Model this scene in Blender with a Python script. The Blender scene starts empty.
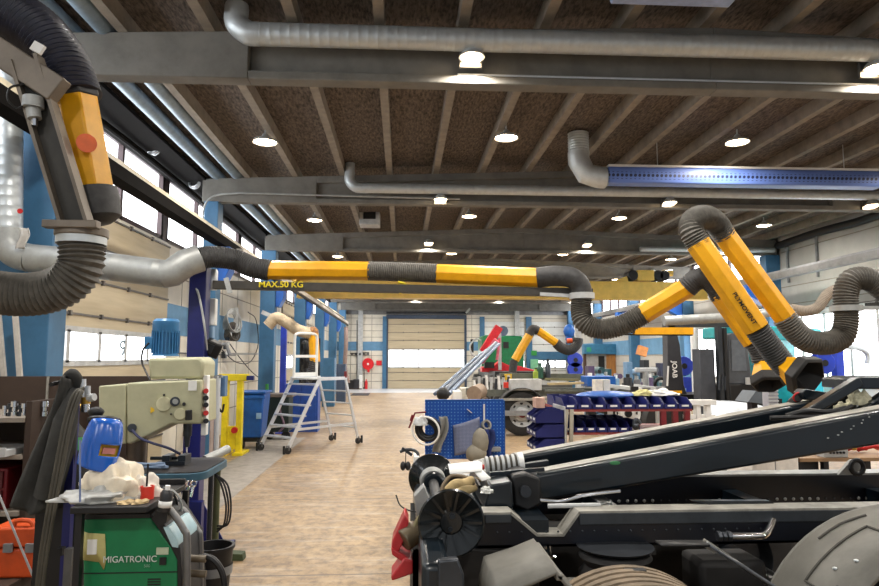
import bpy, bmesh, math, random
from mathutils import Vector as V, Matrix, Euler, noise
random.seed(7)
R = math.radians
SC = bpy.context.scene
COL = SC.collection
PI = math.pi

# ------------------------------------------------------------------ camera
FPX, CX, CY = 650.0, 439.5, 293.0
PITCH = math.atan(65 / FPX)
YAW = math.atan(37.5 / FPX * math.cos(PITCH))
cd = bpy.data.cameras.new('camera')
cam = bpy.data.objects.new('camera', cd)
COL.objects.link(cam)
cam.location = (0, 0, 1.9)
cam.rotation_euler = (PI / 2 + PITCH, 0, -YAW)
cd.sensor_width = 36
cd.lens = FPX / 879 * 36
cd.clip_end = 300
cd.clip_start = 0.05
SC.camera = cam
CM = Euler((PI / 2 + PITCH, 0, -YAW)).to_matrix()
CP = V((0, 0, 1.9))

def ray(px, py):
    return CM @ V(((px - CX) / FPX, -(py - CY) / FPX, -1))
def at(px, py, Y):                     # world point seen at a pixel, at depth Y
    d = ray(px, py)
    return CP + d * (Y / d.y)
def atx(px, py, X):
    d = ray(px, py)
    return CP + d * (X / d.x)
def atz(px, py, Z=0.0):
    d = ray(px, py)
    return CP + d * ((Z - 1.9) / d.z)

# ------------------------------------------------------------------ materials
def lin(c):
    return tuple(((x / 255) / 12.92 if x / 255 <= .04045 else ((x / 255 + .055) / 1.055) ** 2.4) for x in c) + (1,)
MATS = {}
def mat(name, col, rough=.5, metal=0, var=.12, scale=6, bump=0, col2=None, coat=0, stretch=None):
    if name in MATS: return MATS[name]
    m = bpy.data.materials.new(name); m.use_nodes = True
    nt = m.node_tree; N = nt.nodes; L = nt.links
    b = N['Principled BSDF']
    b.inputs['Roughness'].default_value = rough
    b.inputs['Metallic'].default_value = metal
    if coat: b.inputs['Coat Weight'].default_value = coat
    tc = N.new('ShaderNodeTexCoord')
    src = tc.outputs['Object']
    if stretch:
        mp = N.new('ShaderNodeMapping'); mp.inputs['Scale'].default_value = stretch
        L.new(src, mp.inputs['Vector']); src = mp.outputs[0]
    n = N.new('ShaderNodeTexNoise'); n.inputs['Scale'].default_value = scale
    n.inputs['Detail'].default_value = 6; n.inputs['Roughness'].default_value = .65
    L.new(src, n.inputs['Vector'])
    r = N.new('ShaderNodeValToRGB')
    c = lin(col)
    c2 = lin(col2) if col2 else tuple(x * (1 - var * 2.2) for x in c[:3]) + (1,)
    r.color_ramp.elements[0].position = .35; r.color_ramp.elements[0].color = c2
    r.color_ramp.elements[1].position = .62; r.color_ramp.elements[1].color = c
    L.new(n.outputs[0], r.inputs[0]); L.new(r.outputs[0], b.inputs['Base Color'])
    if bump:
        bp = N.new('ShaderNodeBump'); bp.inputs['Strength'].default_value = bump; bp.inputs['Distance'].default_value = .01
        L.new(n.outputs[0], bp.inputs['Height']); L.new(bp.outputs[0], b.inputs['Normal'])
    MATS[name] = m
    return m
def emat(name, col, s):
    if name in MATS: return MATS[name]
    m = bpy.data.materials.new(name); m.use_nodes = True
    b = m.node_tree.nodes['Principled BSDF']
    b.inputs['Base Color'].default_value = lin(col)
    b.inputs['Emission Color'].default_value = lin(col)
    b.inputs['Emission Strength'].default_value = s
    MATS[name] = m
    return m

# ------------------------------------------------------------------ mesh builder
def frame(d):
    d = V(d).normalized()
    up = V((0, 0, 1)) if abs(d.z) < .95 else V((0, 1, 0))
    a = d.cross(up).normalized(); b = a.cross(d).normalized()
    return a, b
class MB:
    def __init__(s): s.bm = bmesh.new()
    def poly(s, vs, faces):
        v = [s.bm.verts.new(p) for p in vs]
        for f in faces:
            try: s.bm.faces.new([v[i] for i in f])
            except ValueError: pass
        return s
    def hexa(s, v8):
        return s.poly(v8, [(0, 3, 2, 1), (4, 5, 6, 7), (0, 1, 5, 4), (1, 2, 6, 5), (2, 3, 7, 6), (3, 0, 4, 7)])
    def box(s, x0, x1, y0, y1, z0, z1):
        return s.hexa([V(p) for p in ((x0, y0, z0), (x1, y0, z0), (x1, y1, z0), (x0, y1, z0), (x0, y0, z1), (x1, y0, z1), (x1, y1, z1), (x0, y1, z1))])
    def cb(s, c, size, rot=None):
        c = V(c); h = V(size) / 2
        P = [V((sx * h.x, sy * h.y, sz * h.z)) for sz in (-1, 1) for sx, sy in ((-1, -1), (1, -1), (1, 1), (-1, 1))]
        M = Euler(rot).to_matrix() if rot is not None and not isinstance(rot, Matrix) else rot
        return s.hexa([c + (M @ p if M is not None else p) for p in P])
    def bar(s, p0, p1, w, h, up=None):
        p0, p1 = V(p0), V(p1); d = (p1 - p0).normalized()
        if up is None: a, b = frame(d)
        else:
            a = d.cross(V(up)).normalized(); b = a.cross(d).normalized()
        q = []
        for p in (p0, p1):
            q += [p - a * w / 2 - b * h / 2, p + a * w / 2 - b * h / 2, p + a * w / 2 + b * h / 2, p - a * w / 2 + b * h / 2]
        return s.hexa(q)
    def tube(s, pts, r, n=10, cap=True):
        pts = [V(p) for p in pts]; k = len(pts)
        rr = r if isinstance(r, (list, tuple)) else [r] * k
        rings = []; a = None
        for i, p in enumerate(pts):
            d = (pts[min(i + 1, k - 1)] - pts[max(i - 1, 0)])
            if d.length < 1e-9: d = V((0, 0, 1))
            d.normalize()
            if a is None: a, b = frame(d)
            else:
                a = a - d * a.dot(d)
                if a.length < 1e-6: a, _ = frame(d)
                a.normalize(); b = a.cross(d).normalized()
            rings.append([s.bm.verts.new(p + (a * math.cos(2 * PI * j / n) + b * math.sin(2 * PI * j / n)) * rr[i]) for j in range(n)])
        for u, v in zip(rings, rings[1:]):
            for j in range(n):
                s.bm.faces.new((u[j], u[(j + 1) % n], v[(j + 1) % n], v[j]))
        if cap:
            s.bm.faces.new(rings[0][::-1]); s.bm.faces.new(rings[-1])
        return s
    def cyl(s, p0, p1, r0, r1=None, n=20, cap=True):
        return s.tube([p0, p1], [r0, r0 if r1 is None else r1], n, cap)
    def lathe(s, prof, o, ax=(0, 0, 1), n=28):    # prof: (radius, distance along the axis)
        o = V(o); ax = V(ax).normalized(); a, b = frame(ax)
        rings = []
        for r, z in prof:
            if r < 1e-6: rings.append([s.bm.verts.new(o + ax * z)])
            else: rings.append([s.bm.verts.new(o + ax * z + (a * math.cos(2 * PI * j / n) + b * math.sin(2 * PI * j / n)) * r) for j in range(n)])
        for u, v in zip(rings, rings[1:]):
            for j in range(n):
                q = [u[j % len(u)], u[(j + 1) % len(u)], v[(j + 1) % len(v)], v[j % len(v)]]
                q = list(dict.fromkeys(q))
                if len(q) > 2:
                    try: s.bm.faces.new(q)
                    except ValueError: pass
        return s
    def prism(s, pts, d):                        # planar outline pushed along vector d
        pts = [V(p) for p in pts]; d = V(d); k = len(pts)
        return s.poly(pts + [p + d for p in pts], [tuple(range(k))[::-1], tuple(range(k, 2 * k))] + [(i, (i + 1) % k, k + (i + 1) % k, k + i) for i in range(k)])
    def ball(s, c, r, sc=(1, 1, 1), sub=2, rot=None, nz=0, nf=3):
        g = bmesh.ops.create_icosphere(s.bm, subdivisions=sub, radius=1)
        M = Euler(rot).to_matrix() if rot else Matrix.Identity(3)
        for v in g['verts']:
            k = 1 + (nz * noise.noise(v.co * nf + V(c) * 3) if nz else 0)
            p = v.co * r * k
            v.co = V(c) + M @ V((p.x * sc[0], p.y * sc[1], p.z * sc[2]))
        return s
    def torus(s, c, ax, Rr, r, n=24, m=8, a0=0, a1=2 * PI):
        ax = V(ax).normalized(); a, b = frame(ax)
        full = abs(a1 - a0 - 2 * PI) < 1e-6
        pts = [V(c) + (a * math.cos(t) + b * math.sin(t)) * Rr for t in [a0 + (a1 - a0) * i / n for i in range(n + 1)]]
        return s.tube(pts, r, m, not full)
    def grid(s, f, nu, nv):                      # surface f(u, v) over the unit square
        g = [[s.bm.verts.new(f(i / nu, j / nv)) for j in range(nv + 1)] for i in range(nu + 1)]
        for i in range(nu):
            for j in range(nv):
                s.bm.faces.new((g[i][j], g[i + 1][j], g[i + 1][j + 1], g[i][j + 1]))
        return s

def smooth(pts, n=8):                            # Catmull-Rom through the points
    pts = [V(p) for p in pts]
    q = [pts[0] * 2 - pts[1]] + pts + [pts[-1] * 2 - pts[-2]]
    out = []
    for i in range(1, len(q) - 2):
        a, b, c, d = q[i - 1:i + 3]
        for k in range(n):
            t = k / n
            out.append(.5 * ((2 * b) + (c - a) * t + (2 * a - 5 * b + 4 * c - d) * t * t + (3 * b - a - 3 * c + d) * t ** 3))
    out.append(pts[-1])
    return out
def resample(pts, step):
    out = [pts[0]]; acc = 0
    for a, b in zip(pts, pts[1:]):
        L = (b - a).length; t = step - acc
        while t <= L:
            out.append(a + (b - a) * (t / L)); t += step
        acc = L - (t - step)
    out.append(pts[-1])
    return out
def hose(pts, r, pitch=.03, depth=.12, n=20):    # corrugated hose
    p = resample(smooth(pts, 10), pitch / 2)
    return MB().tube(p, [r * (1 - depth * (i % 2)) for i in range(len(p))], n)

ORG = {}
def obj(name, mb, m, parent=None, bev=0, solid=0, loc=None, sharp=38):
    bm = mb.bm
    bmesh.ops.recalc_face_normals(bm, faces=bm.faces[:])
    for f in bm.faces: f.smooth = True
    if parent is None:
        if loc is None:
            xs = [v.co for v in bm.verts]
            lo = [min(c[i] for c in xs) for i in range(3)]; hi = [max(c[i] for c in xs) for i in range(3)]
            loc = V(((lo[0] + hi[0]) / 2, (lo[1] + hi[1]) / 2, lo[2]))
        org = V(loc)
    else: org = ORG[parent.name]
    for v in bm.verts: v.co -= org
    me = bpy.data.meshes.new(name); bm.to_mesh(me); bm.free()
    me.set_sharp_from_angle(angle=R(sharp))
    for k in (m if isinstance(m, list) else [m]): me.materials.append(k)
    o = bpy.data.objects.new(name, me); COL.objects.link(o)
    ORG[o.name] = org
    if parent is None: o.location = org
    else: o.parent = parent
    if solid:
        md = o.modifiers.new('solid', 'SOLIDIFY'); md.thickness = solid; md.offset = 0
    if bev:
        md = o.modifiers.new('bevel', 'BEVEL'); md.width = bev; md.segments = 2; md.limit_method = 'ANGLE'; md.angle_limit = R(40)
    return o
def tag(o, label, cat, group=None, kind=None):
    o['label'] = label; o['category'] = cat
    if group: o['group'] = group
    if kind: o['kind'] = kind
    return o
def thing(name, label, cat, loc, group=None):
    o = bpy.data.objects.new(name, None); COL.objects.link(o)
    o.empty_display_size = .1
    o.location = V(loc); ORG[o.name] = V(loc)
    return tag(o, label, cat, group)
def one(name, mb, m, label, cat, group=None, **k):
    return tag(obj(name, mb, m, **k), label, cat, group)
def struct(name, mb, m, parent=None, **k):
    o = obj(name, mb, m, parent, **k)
    if parent is None: o['kind'] = 'structure'
    return o
def dup(root, loc, label, rz=None, group=None):
    def rec(o, par):
        c = o.copy(); COL.objects.link(c)
        if par: c.parent = par
        for ch in o.children: rec(ch, c)
        return c
    r = rec(root, None); r.location = V(loc); ORG[r.name] = V(loc)
    if rz is not None: r.rotation_euler = (0, 0, rz)
    r['label'] = label
    if group: r['group'] = group
    return r
def text(name, body, size, m, loc, rot, parent, sx=1.0, bold=False, ext=.0015):
    cu = bpy.data.curves.new(name, 'FONT'); cu.body = body; cu.size = size; cu.extrude = ext
    cu.align_x = 'CENTER'; cu.align_y = 'CENTER'
    if bold: cu.offset = size * .018
    t = bpy.data.objects.new(name + '_curve', cu); COL.objects.link(t)
    me = bpy.data.meshes.new_from_object(t.evaluated_get(bpy.context.evaluated_depsgraph_get()))
    bpy.data.objects.remove(t); bpy.data.curves.remove(cu)
    M = rot if isinstance(rot, Matrix) else Euler(rot).to_matrix()
    org = ORG[parent.name] if parent else V((0, 0, 0))
    for v in me.vertices: v.co = M @ V((v.co.x * sx, v.co.y, v.co.z)) + V(loc) - org
    me.materials.clear(); me.materials.append(m)
    o = bpy.data.objects.new(name, me); COL.objects.link(o); o.parent = parent
    return o
FRONT = (PI / 2, 0, 0)                            # text that faces -Y
NTH = ['first', 'second', 'third', 'fourth', 'fifth', 'sixth', 'seventh', 'eighth', 'ninth', 'tenth', 'eleventh', 'twelfth']

LAMP_W = 130
EXPO = -0.35
# palette
conc = mat('beam_concrete', (120, 117, 110), .85, 0, .12, 3, .2)
joistm = mat('joist_concrete', (140, 130, 117), .85, 0, .14, 4, .2)
deckm = mat('wood_wool_deck', (110, 98, 88), .95, 0, .3, 14, .8, col2=(50, 45, 42), stretch=(2.2, .6, 1))
colblue = mat('column_blue', (62, 112, 150), .5, 0, .1, 3)
brkblue = mat('bracket_blue', (30, 98, 190), .4, 0, .08, 4)
navy = mat('navy_paint', (24, 30, 100), .4, 0, .1, 6)
navybin = mat('navy_plastic', (28, 34, 98), .45, 0, .08, 6)
wallm = mat('wall_panel', (226, 220, 206), .75, 0, .06, 2)
creamm = mat('door_panel', (192, 178, 150), .6, 0, .07, 2, stretch=(.3, .3, 4))
bandm = mat('blue_band', (98, 144, 180), .7, 0, .08, 3)
mull = mat('mullion_dark', (70, 54, 56), .6)
greysteel = mat('grey_steel', (128, 128, 128), .4, .6)
galv = mat('galvanised', (196, 202, 204), .42, .45, .06, 10)
galvd = mat('galvanised_dull', (168, 170, 168), .5, .4, .1, 8)
pipeblue = mat('pipe_bluegrey', (150, 170, 186), .4, .3)
alu = mat('aluminium', (215, 218, 222), .35, .5, .05)
blackm = mat('black_plastic', (19, 19, 21), .5)
black2 = mat('black_rubber', (34, 33, 33), .7, 0, .2, 12)
hosem = mat('hose_grey', (92, 88, 81), .6, 0, .2, 20)
hosed = mat('hose_dark', (58, 57, 57), .6, 0, .2, 20)
yellow = mat('arm_yellow', (240, 172, 12), .42, 0, .09, 5)
cryellow = mat('crane_yellow', (230, 192, 92), .45, 0, .08, 4)
yelbright = mat('bright_yellow', (240, 216, 30), .45)
armsteel = mat('arm_bronze_steel', (120, 110, 98), .45, .3, .12, 6)
armdark = mat('arm_dark_steel', (58, 56, 52), .5, .3, .12, 6)
white = mat('white_paint', (235, 235, 232), .5, 0, .04)
offwhite = mat('offwhite_cloth', (238, 226, 204), .9, 0, .1, 8, .3)
red = mat('red_paint', (196, 34, 34), .45, 0, .1)
darkred = mat('dark_red', (120, 26, 34), .5)
orange = mat('orange_plastic', (222, 84, 26), .5)
blue = mat('blue_plastic', (22, 92, 176), .42)
royal = mat('royal_blue', (40, 66, 190), .4)
teal = mat('teal_paint', (20, 160, 166), .4)
green = mat('machine_green', (8, 116, 70), .45, 0, .1)
cabgreen = mat('cab_green', (14, 112, 66), .35)
beige = mat('machine_beige', (186, 184, 152), .5, 0, .08, 5)
brownp = mat('brown_board', (62, 46, 36), .7, 0, .12, 5)
truckm = mat('chassis_dark', (10, 23, 32), .3, 0, .18, 5, coat=.2)
truckn = mat('chassis_navy', (9, 13, 24), .34, 0, .18, 6)
dustm = mat('dusty_flange', (160, 157, 148), .5, .1, .2, 9)
fender = mat('fender_grey', (108, 106, 99), .6, 0, .12, 6, .1)
tyre = mat('tyre_dusty', (134, 118, 98), .85, 0, .22, 9)
tyred = mat('tyre_dark', (46, 44, 43), .85, 0, .2, 9)
gunmetal = mat('gunmetal', (70, 74, 80), .35, .7)
chrome = mat('chrome', (220, 220, 222), .15, 1, .03)
brass = mat('brass', (190, 150, 70), .3, .9)
ltgrey = mat('light_grey', (190, 192, 192), .5)
midgrey = mat('mid_grey', (132, 134, 136), .5)
jacketm = mat('jacket_cloth', (58, 58, 56), .9, 0, .15, 12, .3)
# ================================================================== THE HALL
def floor_mat():
    m = bpy.data.materials.new('workshop_floor'); m.use_nodes = True
    nt = m.node_tree; N = nt.nodes; L = nt.links; b = N['Principled BSDF']
    tc = N.new('ShaderNodeTexCoord')
    def nz(scale, sc, det=6):
        mp = N.new('ShaderNodeMapping'); mp.inputs['Scale'].default_value = sc
        L.new(tc.outputs['Object'], mp.inputs['Vector'])
        n = N.new('ShaderNodeTexNoise'); n.inputs['Scale'].default_value = scale; n.inputs['Detail'].default_value = det
        n.inputs['Roughness'].default_value = .7
        L.new(mp.outputs[0], n.inputs['Vector']); return n
    n1 = nz(.8, (1, .6, 1)); n2 = nz(9, (1.0, .8, 1), 8); n3 = nz(2.2, (.5, 2.5, 1))
    r1 = N.new('ShaderNodeValToRGB')
    e = r1.color_ramp.elements
    e[0].position = .3; e[0].color = lin((124, 100, 72)); e[1].position = .7; e[1].color = lin((180, 153, 116))
    L.new(n1.outputs[0], r1.inputs[0])
    r2 = N.new('ShaderNodeValToRGB'); e = r2.color_ramp.elements
    e[0].position = .38; e[0].color = (.3, .27, .24, 1); e[1].position = .56; e[1].color = (1, 1, 1, 1)
    L.new(n2.outputs[0], r2.inputs[0])
    mx = N.new('ShaderNodeMixRGB'); mx.blend_type = 'MULTIPLY'; mx.inputs[0].default_value = .75
    L.new(r1.outputs[0], mx.inputs[1]); L.new(r2.outputs[0], mx.inputs[2])
    r3 = N.new('ShaderNodeValToRGB'); e = r3.color_ramp.elements
    e[0].position = .5; e[0].color = (0, 0, 0, 1); e[1].position = .75; e[1].color = (1, 1, 1, 1)
    L.new(n3.outputs[0], r3.inputs[0])
    mx2 = N.new('ShaderNodeMixRGB'); mx2.inputs[2].default_value = lin((216, 210, 200))
    ml = N.new('ShaderNodeMath'); ml.operation = 'MULTIPLY'; ml.inputs[1].default_value = .35
    L.new(r3.outputs[0], ml.inputs[0]); L.new(ml.outputs[0], mx2.inputs[0]); L.new(mx.outputs[0], mx2.inputs[1])
    # cast joints every 2.57 m
    sp = N.new('ShaderNodeSeparateXYZ'); L.new(tc.outputs['Object'], sp.inputs[0])
    a = N.new('ShaderNodeMath'); a.operation = 'ADD'; a.inputs[1].default_value = FLOOR_OFF
    L.new(sp.outputs['Y'], a.inputs[0])
    pp = N.new('ShaderNodeMath'); pp.operation = 'PINGPONG'; pp.inputs[1].default_value = 1.55
    L.new(a.outputs[0], pp.inputs[0])
    lt = N.new('ShaderNodeMath'); lt.operation = 'LESS_THAN'; lt.inputs[1].default_value = .016
    L.new(pp.outputs[0], lt.inputs[0])
    m3 = N.new('ShaderNodeMath'); m3.operation = 'MULTIPLY'; m3.inputs[1].default_value = .75
    L.new(lt.outputs[0], m3.inputs[0])
    mx3 = N.new('ShaderNodeMixRGB'); mx3.inputs[2].default_value = lin((84, 72, 58))
    L.new(m3.outputs[0], mx3.inputs[0]); L.new(mx2.outputs[0], mx3.inputs[1])
    L.new(mx3.outputs[0], b.inputs['Base Color'])
    b.inputs['Roughness'].default_value = .42
    rr = N.new('ShaderNodeMapRange'); rr.inputs[3].default_value = .3; rr.inputs[4].default_value = .6
    L.new(n2.outputs[0], rr.inputs[0]); L.new(rr.outputs[0], b.inputs['Roughness'])
    bp = N.new('ShaderNodeBump'); bp.inputs['Strength'].default_value = .12; bp.inputs['Distance'].default_value = .01
    L.new(n2.outputs[0], bp.inputs['Height']); L.new(bp.outputs[0], b.inputs['Normal'])
    return m
Y0, Y1 = -3.0, 41.0
XL, XR, XC = -4.5, 10.85, -3.9
FLOOR_OFF = 19.0 - 5.99          # object origin sits at the floor's centre
struct('floor', MB().box(XL - .3, XR + .3, Y0, Y1 + .3, -.2, 0), floor_mat(), loc=(0, 19, 0))
stripm = mat('worn_grey_channel', (150, 142, 132), .6, 0, .15, 5, .1)
struct('floor_channel_cover', MB().box(-3.15, -2.3, 4.5, 16, -.01, .004), stripm)
struct('floor_gate_reflection', MB().box(-3.6, 4.6, 36.2, 41, -.01, .004), mat('floor_reflection_pale', (206, 210, 218), .3, 0, .08, 3))  # pale colour stands in for gate light reflected on the floor

BEAMS = [1.18, 6.73, 12.31, 17.98, 23.63, 29.23, 34.78, 40.33]
ZB = 4.85
XR0 = 3.45                                        # ridge
def ztop(x): return 5.29 + .28 * (1 - abs(x - XR0) / 7.4)
def beam(y):
    b = MB()
    w = .2
    A, B = -3.8, XR - .05
    # solid ends
    for x0, x1 in ((A, -1.65), (8.6, B)):
        b.prism([(x0, y, ZB), (x1, y, ZB), (x1, y, ztop(x1)), (x0, y, ztop(x0))], (0, w, 0))
    xs = [-1.65, XR0, 8.6]
    for x0, x1 in zip(xs, xs[1:]):
        b.box(x0, x1, y, y + w, ZB, ZB + .09)
        b.prism([(x0, y + .11, ZB + .08), (x1, y + .11, ZB + .08), (x1, y + .11, ztop(x1)), (x0, y + .11, ztop(x0))], (0, .06, 0))
        b.prism([(x0, y, ztop(x0) - .13), (x1, y, ztop(x1) - .13), (x1, y, ztop(x1)), (x0, y, ztop(x0))], (0, w, 0))
    return b
for i, y in enumerate(BEAMS):
    struct('ceiling_beam', beam(y), conc, bev=.012)
XA, XB = XL - .1, XR + .1
for k in range(-1, 15):
    x = -2.06 + .9 * k
    if x > XR - .2: break
    struct('ceiling_joist', MB().box(x - .055, x + .055, Y0, Y1, ztop(x) - .005, ztop(x) + .2), joistm)
def zdeck(x): return ztop(x) + .19
struct('ceiling', MB().prism([(XA, Y0, zdeck(XA)), (XR0, Y0, zdeck(XR0)), (XB, Y0, zdeck(XB)), (XB, Y0, zdeck(XB) + .15), (XR0, Y0, zdeck(XR0) + .15), (XA, Y0, zdeck(XA) + .15)], (0, Y1 - Y0 + .3, 0)), deckm)

# ---- walls
wl = MB()
wl.box(XL - .25, XL, Y0, Y1 + .2, 0, 4.1); wl.box(XL - .25, XL, Y0, Y1 + .2, 5.4, 5.75)
struct('wall_left', wl, wallm)
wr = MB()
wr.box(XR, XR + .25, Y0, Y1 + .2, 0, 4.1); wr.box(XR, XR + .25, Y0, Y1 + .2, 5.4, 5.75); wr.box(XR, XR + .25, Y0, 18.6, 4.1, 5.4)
struct('wall_right', wr, mat('wall_panel_backlit', (182, 180, 174), .75, 0, .06, 2))  # panel colour greyed to carry the wall's backlit shade
struct('wall_back', MB().box(XL - .25, XR + .25, Y1, Y1 + .25, 0, 5.95), wallm)
jm = mat('panel_joint', (150, 144, 132), .8)
j = MB()
for z in (.6, 1.2, 1.8, 3.5, 4.1): j.box(XL, XL + .006, 12.6, Y1, z - .012, z + .012)
for y in [13.5 + 1.5 * k for k in range(18)]: j.box(XL, XL + .006, y - .01, y + .01, 0, 4.1)
struct('wall_panel_joint_lines', j, jm)
j = MB()
for z in (.5, 1.0, 1.5, 2.0, 3.4, 3.9, 4.4, 4.9): j.box(XR - .006, XR, 7, Y1 if z < 4 else 18.6, z - .014, z + .014)
struct('wall_panel_joint_lines', j, jm)
j = MB()
for z in (.45, .95, 1.5, 2.05, 3.2, 3.6, 4.0, 4.4): j.box(XL, XR, Y1 - .008, Y1, z - .016, z + .016)
for x in (-4.1, -3.2, -2.6, -1.9, 4.4): j.box(x - .014, x + .014, Y1 - .008, Y1, 0, 4.6)
struct('wall_panel_joint_lines', j, jm)
struct('wall_band_left', MB().box(XL, XL + .012, 12.6, Y1, 2.35, 2.95), bandm)
struct('wall_band_back', MB().box(XL, XR, Y1 - .014, Y1, 2.36, 2.92), bandm)
struct('wall_band_right', MB().box(XR - .012, XR, 18.7, Y1, 2.05, 2.75), bandm)

# ---- columns
def column(x0, x1, y, w=.34):
    return MB().box(x0, x1, y - .04, y - .04 + w, 0, ZB)
D1X = at(52, 300, BEAMS[1]).x
for i, y in enumerate(BEAMS):
    struct('column_left', column(XL, D1X, y) if i == 1 else column(-3.74 if i == 2 else -3.88, -3.48, y), colblue, bev=.01)
    struct('column_right', column(XR - .42, XR, y), colblue, bev=.01)
# pale trim strips up the first blue column
c = MB()
for px0, px1 in ((0, 2), (16, 19)):
    c.bar(at(px0 + 4, 378, 6.48), at(px1 - 4, 310, 6.48), .045, .03)
struct('column_trim', c, mat('column_trim_white', (206, 200, 192), .6))

# ---- daylight panes
day = emat('daylight_pane', (246, 250, 255), 9.0)
dayl = emat('daylight_door_pane', (248, 251, 255), 6.0)
wn = [0]
def clerestory(side, y0, y1, n):
    wn[0] += 1
    x = XL - .06 if side < 0 else XR + .06
    root = bpy.data.objects.new('window_%d' % wn[0], None); COL.objects.link(root)
    root.location = (x, (y0 + y1) / 2, 4.1); ORG[root.name] = V(root.location); root['kind'] = 'structure'
    f = MB(); xa, xb = (x - .06, x + .06)
    f.box(xa, xb, y0, y1, 4.1, 4.18); f.box(xa, xb, y0, y1, 5.32, 5.4)
    for k in range(n + 1):
        y = y0 + (y1 - y0) * k / n
        f.box(xa, xb, y - .04, y + .04, 4.1, 5.4)
    obj('window_frame', f, mull, root)
    g = MB()
    xo = x - .03 if side < 0 else x + .03
    g.poly([V((xo, y0, 4.15)), V((xo, y1, 4.15)), V((xo, y1, 5.36)), V((xo, y0, 5.36))], [(0, 1, 2, 3)])
    obj('pane', g, day, root, solid=.006)
bays = list(zip(BEAMS, BEAMS[1:]))
clerestory(-1, Y0, BEAMS[0], 3)
for a, b in bays: clerestory(-1, a + .24, b - .04, 3)
for a, b in bays[3:]: clerestory(1, a + .24, b - .04, 4)
pil = MB()
for y in BEAMS: pil.box(XL - .25, XL, y - .05, y + .25, 4.1, 5.4)
struct('wall_pier_left', pil, mull)
pil = MB()
for y in BEAMS[3:]: pil.box(XR, XR + .25, y - .05, y + .25, 4.1, 5.4)
struct('wall_pier_right', pil, wallm)
struct('wall_end_left', MB().box(XL - .25, XL, 40.9, Y1 + .2, 4.1, 5.4), wallm)

# ---- sectional doors
hingem = mat('hinge_strut', (120, 116, 112), .45, .5)
dn = [0]
def sect_door(axis, c, lo, hi, H, rows, zs, ncol, pmat=creamm, depth=.06, sgn=1, emit=None):
    """axis 'x': door in a wall of constant X (runs along Y); 'y': constant Y."""
    dn[0] += 1
    def P(u, d, z): return (c + sgn * d, u, z) if axis == 'x' else (u, c - d, z)
    def bx(b, u0, u1, d0, d1, z0, z1):
        p, q = P(u0, d0, z0), P(u1, d1, z1)
        return b.box(min(p[0], q[0]), max(p[0], q[0]), min(p[1], q[1]), max(p[1], q[1]), z0, z1)
    root = bpy.data.objects.new('door_%d' % dn[0], None); COL.objects.link(root)
    root.location = P((lo + hi) / 2, 0, 0); ORG[root.name] = V(root.location); root['kind'] = 'structure'
    z0, z1 = zs
    pan = MB()
    zz = 0
    edges = [k * rows for k in range(int(H / rows) + 1)] + [H]
    for a, b in zip(edges, edges[1:]):
        if b - a < .02: continue
        if a >= z1 or b <= z0: bx(pan, lo, hi, .015, depth, a + .008, b - .008); continue
        if a < z0: bx(pan, lo, hi, .015, depth, a + .008, z0)
        if b > z1: bx(pan, lo, hi, .015, depth, z1, b - .008)
    obj('door_panel', pan, pmat, root)
    back = MB(); bx(back, lo, hi, .0, .02, 0, H); obj('door_seal', back, mull, root)
    fr = MB()
    bx(fr, lo, hi, .02, depth + .02, z0 - .05, z0 + .03); bx(fr, lo, hi, .02, depth + .02, z1 - .03, z1 + .05)
    for k in range(ncol + 1):
        u = lo + (hi - lo) * k / ncol
        bx(fr, max(lo, u - .045), min(hi, u + .045), .02, depth + .02, z0, z1)
    obj('window_frame', fr, ltgrey, root)
    g = MB(); bx(g, lo + .02, hi - .02, .03, depth - .01, z0, z1); obj('pane', g, emit or dayl, root)
    h = MB()
    for a in edges[1:-1]:
        if a >= z1 + .1 or a <= z0 - .1:
            bx(h, lo, hi, depth, depth + .02, a - .014, a + .014)
            for k in range(1, ncol):
                u = lo + (hi - lo) * k / ncol
                bx(h, u - .025, u + .025, depth, depth + .04, a - .035, a + .035)
    obj('hinge_strut', h, hingem, root)
    return root
d1 = sect_door('x', XL, 7.1, 12.55, 4.0, .5, (1.84, 2.28), 6)
text('numeral', '9', .36, mat('numeral_grey', (110, 130, 140), .6), V((XL + .075, atx(123, 347, XL + .075).y, 2.04)), Euler((PI / 2, 0, PI / 2)).to_matrix(), d1, 1.6)
sect_door('x', XL, 24.5, 29.2, 4.0, .5, (1.5, 2.0), 8)
dmain = sect_door('y', Y1, -.88, 3.92, 4.36, .5, (1.33, 2.42), 5)
dwhite = mat('door_panel_white', (228, 230, 228), .6, 0, .05, 2)
sect_door('y', Y1, 5.2, 7.75, 4.2, .55, (1.2, 1.75), 4, dwhite)
sect_door('y', Y1, 8.25, 10.4, 4.2, .55, (1.3, 1.75), 3, dwhite)
# folding window doors along the bright side
dayr = emat('daylight_right_pane', (250, 252, 255), 7.0)
sect_door('x', XR, 13.2, 17.9, 3.2, .8, (1.25, 3.05), 5, dwhite, sgn=-1, emit=dayr)
sect_door('x', XR, 18.9, 23.4, 3.2, .8, (1.25, 2.95), 5, dwhite, sgn=-1, emit=dayr)
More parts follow.
